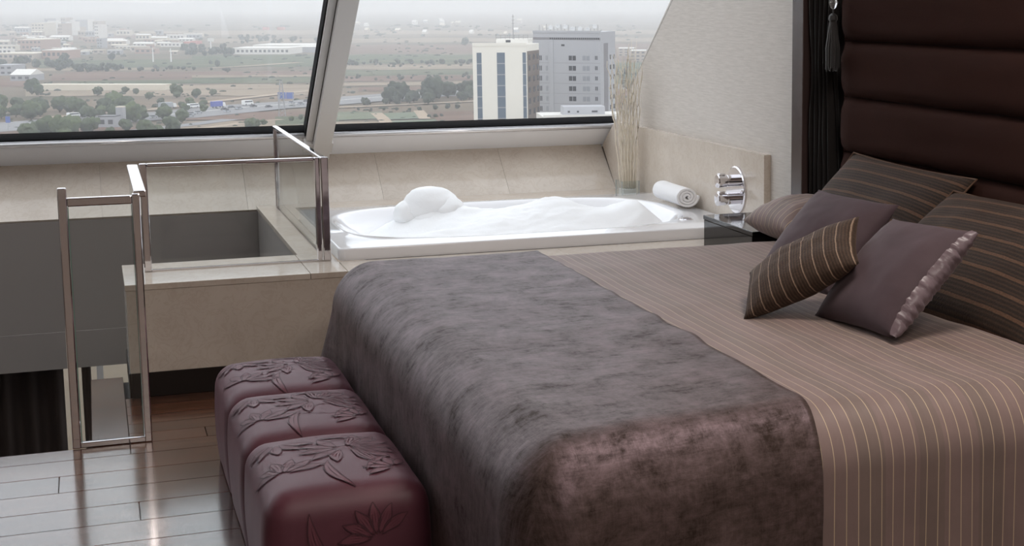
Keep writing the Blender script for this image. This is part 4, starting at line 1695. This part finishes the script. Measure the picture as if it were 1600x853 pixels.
# countless scrub tufts dotted over the fields
bm = bmesh.new()
rs = random.Random(9)
for i in range(1500):
    px = rs.uniform(-20, 1000)
    py = 40 + 165 * rs.random() ** 1.3
    if nz(px * 0.02, py * 0.09, 5) < -0.05:
        continue
    p_ = on_ground(px, py)
    s_ = rs.uniform(1.2, 3.2) * p_.length / F_PX
    bmesh.ops.create_icosphere(bm, subdivisions=1, radius=s_, matrix=Matrix.Translation((p_.x, p_.y, GZ + s_ * 0.25)) @ Matrix.Diagonal((rs.uniform(0.9, 2.2), rs.uniform(0.9, 1.6), rs.uniform(0.6, 1.0), 1)))
so = obj('scrub', bm, 'foliage_2', gr, smooth=True)
so['kind'] = 'stuff'

# far town and sheds ------------------------------------------------


def building(name, px0, px1, py_base, h_px, mats, label, group, depth=None, roof='flat', bands=0):
    pa, pb = on_ground(px0, py_base), on_ground(px1, py_base)
    c = (pa + pb) / 2
    dist = (c - Vector((0, 0, EYE))).length
    hm = max(3.0, h_px * dist / F_PX)
    ax = (pb - pa)
    L_ = ax.length
    ax.normalize()
    ay = Vector((-ax.y, ax.x, 0))
    dp = depth or max(8, L_ * 0.5)
    cc_, rad = c + Vector((-ax.y, ax.x, 0)) * dp / 2, 0.5 * math.hypot(L_, dp)
    if group:
        if any((cc_.x - q_[0]) ** 2 + (cc_.y - q_[1]) ** 2 < (rad + q_[2]) ** 2 for q_ in TAKEN):
            return None
    TAKEN.append((cc_.x, cc_.y, rad))
    bm = bmesh.new()
    q_ = [pa, pb, pb + ay * dp, pa + ay * dp]
    add_prism(bm, q_, (0, 0, hm), 0)
    if roof == 'gable':
        for p_ in (pa,):
            e = 0.04 * L_
            add_prism(bm, [pa - ay * e + Vector((0, 0, hm)), pa + ay * (dp / 2) + Vector((0, 0, hm + dp * 0.16)), pa + ay * (dp + e) + Vector((0, 0, hm))], ax * L_, 1)
    else:
        q2 = [p_ + Vector((0, 0, hm)) for p_ in q_]
        add_prism(bm, q2, (0, 0, max(0.5, hm * 0.06)), 1)
    for k_ in range(bands):
        z_ = hm * (k_ + 0.35) / bands
        nb_ = max(2, int(L_ / 5))
        for j in range(nb_):
            t0, t1 = (j + 0.2) / nb_, (j + 0.75) / nb_
            A, B_ = pa + ax * (L_ * t0) - ay * 0.15, pa + ax * (L_ * t1) - ay * 0.15
            add_prism(bm, [A + Vector((0, 0, z_)), B_ + Vector((0, 0, z_)), B_ + Vector((0, 0, z_ + hm / bands * 0.4)), A + Vector((0, 0, z_ + hm / bands * 0.4))], ay * 0.2, 2)
    o = obj(name, bm, list(mats) + ['window_dark'], org=tuple(c))
    tag(o, label, 'building', group)
    return o


G1 = 'sheds of the far factory area'
building('boundary_wall', 57, 257, 142, 8, ('roof_cream', 'roof_cream'), 'long low cream wall building on the dry slope above the green belt', None, 14)
building('warehouse', 362, 452, 85, 9, ('roof_white', 'roof_white'), 'long white warehouse behind the dull green field', None, 60, 'flat', 1)
building('warehouse', 455, 505, 82, 8, ('wall_grey', 'roof_white'), 'pale grey warehouse next to the long white warehouse', None, 60, 'flat', 0)
building('warehouse', 395, 500, 76, 5, ('roof_white', 'roof_white'), 'second white warehouse row behind the long white warehouse', None, 80)
building('factory_shed', 66, 103, 92, 12, ('wall_brick', 'roof_white'), 'brick factory shed with a pale flat roof', None, 40, 'flat', 1)
building('factory_shed', -10, 52, 93, 8, ('wall_tan', 'roof_cream'), 'tan factory shed with cream roof beside the brick shed', None, 50, 'flat', 1)
building('striped_shed', 16, 48, 127, 9, ('wall_grey', 'roof_white'), 'grey ribbed shed in front of the factory trees', None, 25, 'gable', 1)
building('factory_shed', -10, 20, 118, 14, ('wall_grey', 'wall_grey'), 'plain grey factory block beside the ribbed shed', None, 25, 'flat', 2)
building('factory_shed', 28, 65, 78, 14, ('wall_brick', 'roof_cream'), 'wide pinkish block behind the cream roofed shed', None, 60, 'flat', 2)
building('factory_shed', 152, 160, 75, 13, ('wall_grey', 'wall_grey'), 'narrow dark tower block among the sheds', None, 18, 'flat', 3)
building('apartment_block', 50, 70, 56, 17, ('roof_cream', 'roof_cream'), 'cream wide apartment block at the side of the far town', None, 50, 'flat', 4)
for i in range(110):
    x = rt.uniform(-10, 300)
    y_ = rt.uniform(52, 86)
    wd = rt.uniform(8, 34)
    mt = rt.choice([('wall_tan', 'roof_cream'), ('roof_white', 'roof_white'), ('wall_grey', 'roof_white'), ('wall_brick', 'wall_tan'), ('roof_cream', 'roof_white')])
    hue = {'wall_tan': 'tan', 'roof_white': 'white', 'wall_grey': 'grey', 'wall_brick': 'brick red', 'roof_cream': 'cream'}
    kind_ = rt.choice(['flat', 'flat', 'gable'])
    lb = 'hazy %s walled shed with %s %s roof in the far factory area' % (hue[mt[0]], hue[mt[1]], 'pitched' if kind_ == 'gable' else 'flat')
    building('factory_shed', x, x + wd, y_, rt.uniform(3, 8), mt, lb, '%s sheds with %s %s roofs' % (hue[mt[0]], hue[mt[1]], kind_), None, kind_, 1)
for i in range(60):
    x = rt.uniform(70, 150)
    wd = rt.uniform(4, 8)
    mt = rt.choice([('wall_tan', 'wall_tan'), ('wall_grey', 'wall_grey'), ('roof_white', 'roof_white')])
    building('apartment_block', x, x + wd, rt.uniform(46, 60), rt.uniform(9, 19), mt,
             'hazy upright %s apartment block of the far town' % mt[0].split('_')[1].replace('roof', ''), '%s apartment blocks of the far town' % mt[0].split('_')[1], 40, 'flat', 4)
for x, y_, wd in ((287, 70, 8), (297, 69, 12), (410, 47, 7), (421, 47, 7), (433, 47, 9)):
    building('red_sign_hall', x, x + wd, y_, 4, ('roof_red', 'roof_red'), 'small far hall with a bright red front', 'far red halls', 20)
for i in range(20):
    x = rt.choice([rt.uniform(520, 740), rt.uniform(550, 1040)])
    building('far_house', x, x + rt.uniform(3, 9), rt.uniform(34, 56), rt.uniform(2, 5), rt.choice([('roof_white', 'roof_white'), ('wall_tan', 'roof_cream'), ('wall_grey', 'roof_white')]),
             'tiny far house in the haze behind the towers', 'far houses in the haze', 25, 'gable')
for x, y_, wd, hp in ((966, 88, 26, 12), (985, 96, 24, 16), (1000, 112, 20, 14)):
    building('far_block', x, x + wd, y_, hp, ('wall_tan', 'roof_white'), 'hazy tan block behind the twigs in the vase', 'blocks behind the twigs', 30, 'flat', 3)
building('brick_hut', 182, 193, 197, 27, ('wall_grey', 'roof_cream'), 'narrow grey concrete tower hut by the highway', None, 4)
building('road_house', 154, 180, 200, 16, ('wall_grey', 'paint_dark'), 'grey roadside house with dark roof next to the tower hut', None, 8, 'flat', 1)

# masts, lamps and signs ---------------------------------------------


def pole(name, px, py, h_px, rad, mat, label, group=None, cat='lamp post', head=None):
    p = on_ground(px, py)
    dist = (p - Vector((0, 0, EYE))).length
    hm = h_px * dist / F_PX
    root = empty(name, p)
    bm = bmesh.new()
    add_tube(bm, [p, p + Vector((0, 0, hm))], [rad, rad * 0.6], 8)
    obj('mast', bm, mat, root)
    if head:
        w_, h2, hm_ = head
        bm = bmesh.new()
        c = p + Vector((0, 0, hm))
        ws, hs = w_ * dist / F_PX, h2 * dist / F_PX
        add_prism(bm, [c + _r * (-ws / 2), c + _r * (ws / 2), c + _r * (ws / 2) + Vector((0, 0, hs)), c + _r * (-ws / 2) + Vector((0, 0, hs))], Vector((-_r.y, _r.x, 0)) * 0.6)
        obj('head', bm, hm_, root)
    tag(root, label, cat, group)
    return root


pole('lamp_post', 239.5, 97, 20, 0.7, 'paint_white', 'tall white mast in the dull green field', 'white masts in the green field', 'mast')
pole('lamp_post', 267.5, 97, 20, 0.7, 'paint_white', 'tall white mast in the dull green field', 'white masts in the green field', 'mast')
pole('sign_tower', 330, 84, 18, 0.9, 'paint_white', 'white sign tower with a pale board above the grove', None, 'sign', (9, 5, 'roof_white'))
pole('road_sign', 13, 205, 12, 0.12, 'lattice_steel', 'small blue road sign beside the highway', None, 'sign', (6, 9, 'sign_blue'))
# lattice mast
p = on_ground(441, 183)
dist = p.length
root = empty('lattice_mast', p)
hm, wd = 55 * dist / F_PX, 10 * dist / F_PX
for sx in (-1, 1):
    for sy in (-1, 1):
        bm = bmesh.new()
        add_tube(bm, [p + Vector((sx * wd / 2, sy * wd / 2, 0)), p + Vector((sx * wd / 6, sy * wd / 6, hm))], 0.14, 5)
        obj('mast_leg', bm, 'lattice_steel', root)
bm = bmesh.new()
for k_ in range(9):
    f0, f1 = k_ / 9, (k_ + 1) / 9
    w0, w1 = wd / 2 - wd / 3 * f0, wd / 2 - wd / 3 * f1
    for sy in (-1, 1):
        add_tube(bm, [p + Vector((-w0, sy * w0, hm * f0)), p + Vector((w1, sy * w1, hm * f1))], 0.07, 4)
        add_tube(bm, [p + Vector((w0, sy * w0, hm * f0)), p + Vector((-w1, sy * w1, hm * f1))], 0.07, 4)
obj('mast_bracing', bm, 'lattice_steel', root)
tag(root, 'steel lattice mast rising beside the highway', 'mast')
# blue direction sign on the highway gantry
p = on_ground(447, 168)
dist = p.length
root = empty('gantry_sign', p)
k_ = dist / F_PX
for s_ in (-11, 11):
    bm = bmesh.new()
    add_tube(bm, [p + _r * (s_ * k_), p + _r * (s_ * k_) + Vector((0, 0, 22 * k_))], 0.25, 6)
    obj('gantry_post', bm, 'lattice_steel', root)
for s0_, s1_ in ((-12, 0), (1, 12)):
    bm = bmesh.new()
    z0_ = Vector((0, 0, 13 * k_))
    add_prism(bm, [p + _r * (s0_ * k_) + z0_, p + _r * (s1_ * k_) + z0_, p + _r * (s1_ * k_) + z0_ * 1.75, p + _r * (s0_ * k_) + z0_ * 1.75], Vector((-_r.y, _r.x, 0)) * 0.4)
    obj('sign_board', bm, 'sign_blue', root)
tag(root, 'blue direction sign boards on a gantry over the highway', 'sign')


# vehicles ------------------------------------------------------------
def vehicle(name, px, py, L_, W_, H_, paint, label, kind, group=None):
    p = on_ground(px, py) + Vector((0, 0, 0.9))
    hd = (on_ground(490, 162) - on_ground(330, 175)).normalized()
    sd = Vector((-hd.y, hd.x, 0))
    root = empty(name, p)

    def prof(pts, mt, nm, w0=0.5):
        bm = bmesh.new()
        add_prism(bm, [p + hd * (a * L_) + Vector((0, 0, b_ * H_)) - sd * (W_ * w0) for a, b_ in pts], sd * (2 * W_ * w0))
        return obj(nm, bm, mt, root)
    if kind == 'car':
        prof([(-0.5, 0.22), (0.5, 0.22), (0.5, 0.5), (0.28, 0.6), (-0.45, 0.62), (-0.5, 0.5)], paint, 'body')
        prof([(-0.42, 0.6), (0.24, 0.6), (0.08, 0.98), (-0.32, 1.0)], 'window_dark', 'cabin', 0.44)
    elif kind == 'truck':
        prof([(-0.5, 0.25), (0.26, 0.25), (0.26, 1.0), (-0.5, 1.0)], paint, 'cargo_box')
        prof([(0.28, 0.2), (0.5, 0.2), (0.5, 0.5), (0.45, 0.8), (0.28, 0.8)], 'paint_white', 'cab')
    else:
        prof([(-0.5, 0.18), (0.5, 0.18), (0.5, 0.5), (0.38, 0.96), (-0.46, 1.0), (-0.5, 0.9)], paint, 'body')
        prof([(-0.42, 0.62), (0.40, 0.62), (0.36, 0.86), (-0.42, 0.88)], 'window_dark', 'window_band', 0.505)
    for a in (-0.3, 0.3):
        for s_ in (-1, 1):
            bm = bmesh.new()
            add_lathe(bm, [(0.14 * H_ + 0.12, -0.1), (0.14 * H_ + 0.12, 0.1)], p + hd * (a * L_) + sd * (s_ * W_ * 0.46) + Vector((0, 0, 0.14 * H_ + 0.12)), sd, 10)
            obj('wheel', bm, 'paint_dark', root)
    tag(root, label, 'vehicle', group)


vehicle('truck', 341, 171, 9, 2.6, 3.9, 'paint_blue', 'blue box truck on the highway', 'truck')
vehicle('van', 387, 167, 7.2, 2.4, 3.1, 'paint_white', 'white coach-like van on the highway', 'van')
vehicle('van', 302, 171, 7.5, 2.3, 2.6, 'paint_white', 'white delivery van behind the blue truck', 'van')
vehicle('truck', 262, 172, 11, 2.6, 3.6, 'paint_silver', 'grey truck half behind the roadside trees', 'truck')
for px, py in ((362, 171.5), (351, 174.5), (396, 169.5), (420, 170.5), (480, 161.5)):
    vehicle('car', px, py, 4.4, 1.8, 1.5, 'paint_dark', 'dark car driving on the highway', 'car', 'dark cars on the highway')
for px, py in ((374, 173), (355, 177.5), (310, 180), (297, 185), (456, 164), (470, 166), (300, 182), (240, 187)):
    vehicle('car', px, py, 4.4, 1.8, 1.5, 'paint_silver', 'pale silver car driving on the highway', 'car', 'pale cars on the highway')
vehicle('van', 115, 186, 7, 2.2, 2.6, 'paint_white', 'white van parked in front of the green belt', 'van')
vehicle('car', 117, 215, 4.6, 1.8, 1.5, 'paint_blue', 'bluish car on the side road under the big trees', 'car')

# the two towers ------------------------------------------------------
TD = 440.0


def tower_pt(px, py, depth):
    """point of a photo pixel at this depth along the viewing axis"""
    d_ = _f + _r * ((px - CX) / F_PX) + _d * ((py - CY) / F_PX)
    hz = d_.x * math.sin(YAW) + d_.y * math.cos(YAW)
    return Vector((0, 0, EYE)) + d_ * (depth / hz)


def face(A, B_, z0_, z1_):
    return [Vector((A.x, A.y, z0_)), Vector((B_.x, B_.y, z0_)), Vector((B_.x, B_.y, z1_)), Vector((A.x, A.y, z1_))]


def wall_piece(name, A, B_, t0, t1, z0_, z1_, out, mat, parent, th=0.3):
    """panel on a facade from A to B, between the fractions t0 and t1"""
    ax = (B_ - A)
    n_ = Vector((ax.y, -ax.x, 0)).normalized()
    P0, P1 = A + ax * t0 + n_ * out, A + ax * t1 + n_ * out
    bm = bmesh.new()
    add_prism(bm, face(P0, P1, z0_, z1_), -n_ * th)
    return obj(name, bm, mat, parent)


# white tower
A = tower_pt(738, 72, TD)
B_ = tower_pt(822, 72, TD + 3)
C_ = tower_pt(842, 76, TD + 18)
for v_ in (A, B_, C_):
    v_.z = 0
D_ = A + (C_ - B_)
zt = tower_pt(738, 70, TD).z
root = empty('white_tower', Vector(((A.x + C_.x) / 2, (A.y + C_.y) / 2, GZ)))
bm = bmesh.new()
add_prism(bm, [Vector((q_.x, q_.y, GZ)) for q_ in (A, B_, C_, D_)], (0, 0, zt - GZ))
obj('wall', bm, 'tower_white', root)
nfl = int((zt - 2 - GZ) / 3.2)
for t0, t1 in ((0.075, 0.165), (0.45, 0.60), (0.93, 0.995)):
    wall_piece('glass_strip', A, B_, t0, t1, GZ + 4, zt - 2.3, 0.03, 'tower_glass', root, 0.05)
    for fl in range(12):
        z_ = zt - 2.4 - fl * 3.2
        wall_piece('floor_band', A, B_, t0, t1, z_ - 3.2, z_ - 2.9, 0.08, 'window_blind', root, 0.05)
wall_piece('brick_side', B_, C_, 0.06, 1.0, GZ + 2, zt - 2.0, 0.03, 'brick_dark', root, 0.05)
for fl in range(9):
    z_ = zt - 3.0 - fl * 3.2
    for t0 in (0.15, 0.5, 0.8):
        wall_piece('side_window', B_, C_, t0, t0 + 0.14, z_ - 1.6, z_, 0.07, 'window_dark', root, 0.05)
wall_piece('parapet', A, B_, -0.003, 1.003, zt - 0.4, zt + 0.5, 0.1, 'tower_white', root, 0.5)
E1, E2 = A + (B_ - A) * 0.35 + (D_ - A) * 0.35, A + (B_ - A) * 0.95 + (D_ - A) * 0.35
ay = (D_ - A) * 0.35
bm = bmesh.new()
add_prism(bm, [Vector((q_.x, q_.y, zt)) for q_ in (E1, E2, E2 + ay, E1 + ay)], (0, 0, 1.5))
rh = obj('roof_house', bm, 'roof_white', root)
wall_piece('roof_vent', E1, E2, 0.3, 0.45, zt + 0.5, zt + 1.2, 0.05, 'window_dark', rh, 0.1)
bm = bmesh.new()
for z_ in (2.0, 2.6):
    add_tube(bm, [Vector((E1.x, E1.y, zt + z_)), Vector((E2.x, E2.y, zt + z_))], 0.06, 5)
for k_ in range(8):
    q_ = E1 + (E2 - E1) * (k_ / 7)
    add_tube(bm, [Vector((q_.x, q_.y, zt + 1.4)), Vector((q_.x, q_.y, zt + 2.7))], 0.05, 5)
obj('roof_railing', bm, 'lattice_steel', root)
bm = bmesh.new()
q_ = A + (B_ - A) * 0.66 + (D_ - A) * 0.4
add_tube(bm, [Vector((q_.x, q_.y, zt + 1.0)), Vector((q_.x, q_.y, zt + 8.6))], [0.14, 0.07], 6)
for z_ in (8.0, 7.0, 6.0):
    add_tube(bm, [Vector((q_.x - 0.4, q_.y, zt + z_)), Vector((q_.x + 0.4, q_.y, zt + z_))], 0.05, 4)
obj('antenna_mast', bm, 'lattice_steel', root)
tag(root, 'cream white tower with dark vertical glass strips', 'building')

# grey tower
gA = tower_pt(833, 60, TD + 34)
gB = tower_pt(938, 60, TD + 28)
gC = tower_pt(961, 60, TD + 45)
for v_ in (gA, gB, gC):
    v_.z = 0
gD = gA + (gC - gB)
gz = tower_pt(880, 50, TD + 30).z
root = empty('grey_tower', Vector(((gA.x + gC.x) / 2, (gA.y + gC.y) / 2, GZ)))
bm = bmesh.new()
add_prism(bm, [Vector((q_.x, q_.y, GZ)) for q_ in (gA, gB, gC, gD)], (0, 0, gz - GZ))
obj('wall', bm, 'tower_grey', root)
wall_piece('roof_band', gA, gB, 0.0, 1.0, gz - 2.4, gz - 1.7, 0.05, 'tower_grey_dark', root, 0.1)
for k_ in range(24):
    wall_piece('louvre', gA, gB, 0.25 + k_ * 0.031, 0.25 + k_ * 0.031 + 0.018, gz - 2.3, gz - 1.75, 0.12, 'window_dark', root, 0.08)
wall_piece('parapet', gA, gB, -0.004, 1.004, gz - 0.3, gz + 0.4, 0.12, 'tower_grey', root, 0.5)
wall_piece('pilaster', gA, gB, 0.24, 0.30, GZ, gz - 2.4, 0.25, 'tower_grey', root, 0.3)
for fl in range(10):
    z_ = gz - 7.3 - fl * 3.15
    wall_piece('floor_joint', gA, gB, 0.0, 1.0, z_ - 2.3, z_ - 2.22, 0.02, 'tower_grey_dark', root, 0.05)
    for t0, t1, mt, hh in ((0.09, 0.125, 'window_dark', 1.5), (0.185, 0.215, 'window_blind', 1.5), (0.53, 0.635, 'window_dark', 1.45), (0.735, 0.84, 'window_blind', 1.45), (0.92, 0.955, 'window_dark', 1.2)):
        fr_o = wall_piece('window', gA, gB, t0, t1, z_ - hh, z_, 0.04, mt, root, 0.05)
        wall_piece('window_bar', gA, gB, (t0 + t1) / 2 - 0.003, (t0 + t1) / 2 + 0.003, z_ - hh, z_, 0.09, 'tower_grey', fr_o, 0.06)
    for t0 in (0.62, 0.85):
        wall_piece('side_window', gB, gC, t0, t0 + 0.1, z_ - 1.4, z_, 0.04, 'window_dark', root, 0.05)
wall_piece('side_glass', gB, gC, 0.22, 0.5, GZ + 2, gz - 3.5, 0.04, 'tower_grey_dark', root, 0.05)
wall_piece('vent', gA, gB, 0.42, 0.47, gz - 4.4, gz - 3.8, 0.05, 'window_dark', root, 0.06)
ra = random.Random(4)
for k_ in range(17):
    t_ = 0.03 + k_ * 0.055
    q_ = gA + (gB - gA) * t_ + (gD - gA) * 0.25
    bm = bmesh.new()
    h2 = ra.uniform(1.4, 3.8) if k_ < 6 else ra.uniform(0.8, 2.4)
    add_tube(bm, [Vector((q_.x, q_.y, gz)), Vector((q_.x, q_.y, gz + h2))], 0.09, 5)
    an = obj('antenna', bm, 'lattice_steel', root)
    if k_ % 2 == 1 and k_ > 2:
        bm = bmesh.new()
        add_lathe(bm, [(0.1, 0.3), (0.55, 0.1), (0.75, -0.1), (0.7, -0.14), (0.1, 0.2)], (q_.x, q_.y - 0.4, gz + h2 * 0.75), (0.2, 1, 0.25), 14)
        obj('dish', bm, 'paint_white', an, smooth=True)
tag(root, 'grey concrete tower with window rows and rooftop antennas', 'building')

# low white annexe in front of the grey tower
nA, nB = tower_pt(849, 190, TD - 30), tower_pt(985, 186, TD - 25)
z1_ = tower_pt(849, 183, TD - 30).z
nA.z = nB.z = 0
ax = (nB - nA)
ay = Vector((-ax.y, ax.x, 0)).normalized() * 18
root = empty('annexe', Vector((nA.x, nA.y, GZ)))
bm = bmesh.new()
add_prism(bm, [Vector((q_.x, q_.y, GZ)) for q_ in (nA, nB, nB + ay, nA + ay)], (0, 0, z1_ - GZ))
obj('wall', bm, 'roof_white', root)
sA, sB = nA + ax * 0.26 + ay * 0.3, nA + ax * 0.74 + ay * 0.3
bm = bmesh.new()
add_prism(bm, [Vector((q_.x, q_.y, z1_)) for q_ in (sA, sB, sB + ay * 0.4, sA + ay * 0.4)], (0, 0, 2.3))
up = obj('roof_room', bm, 'tower_grey', root)
for t0 in (0.1, 0.32, 0.68):
    wall_piece('vent', sA, sB, t0, t0 + (0.05 if t0 < 0.6 else 0.14), z1_ + 0.7, z1_ + 1.2, 0.05, 'window_dark', up, 0.06)
wall_piece('parapet', nA, nB, 0, 1, z1_ - 0.2, z1_ + 0.5, 0.1, 'roof_white', root, 0.4)
tag(root, 'low white annexe roof in front of the grey tower', 'building')

# blue hills far behind
bm = bmesh.new()
prev = None
for i in range(60):
    x = -3000 + i * 250
    h_ = 70 + 160 * max(0, nz(i * 0.13, 3.3) + 0.35) + 40 * nz(i * 0.4, 7)
    y_ = 10400 - 0.12 * x
    cur = (bm.verts.new((x, y_ - 700, GZ)), bm.verts.new((x, y_, GZ + max(10, h_))), bm.verts.new((x, y_ + 700, GZ)))
    if prev:
        for a in (0, 1):
            bm.faces.new((prev[a], cur[a], cur[a + 1], prev[a + 1]))
    prev = cur
bmesh.ops.recalc_face_normals(bm, faces=bm.faces)
hl = obj('hills', bm, 'hill_blue')
tag(hl, 'low hills fading into haze on the horizon', None, None, 'structure')

# haze over the plain: a real thin scattering volume
bm = bmesh.new()
add_box(bm, (-5500, 120, GZ + -2), (11000, 11500, 170))
hz_ = obj('haze', bm, 'paint_white')
hz_.data.materials.clear()
m = bpy.data.materials.new('thin_haze')
m.use_nodes = True
t = m.node_tree
t.nodes.remove(t.nodes['Principled BSDF'])
vsn = node(t, 'ShaderNodeVolumeScatter')
vsn.inputs['Color'].default_value = (0.93, 0.96, 1.0, 1)
vsn.inputs['Density'].default_value = 0.00032
vsn.inputs['Anisotropy'].default_value = 0.0
t.links.new(vsn.outputs[0], t.nodes['Material Output'].inputs['Volume'])
hz_.data.materials.append(m)
tag(hz_, 'thin pale haze lying over the plain', 'haze', None, 'stuff')
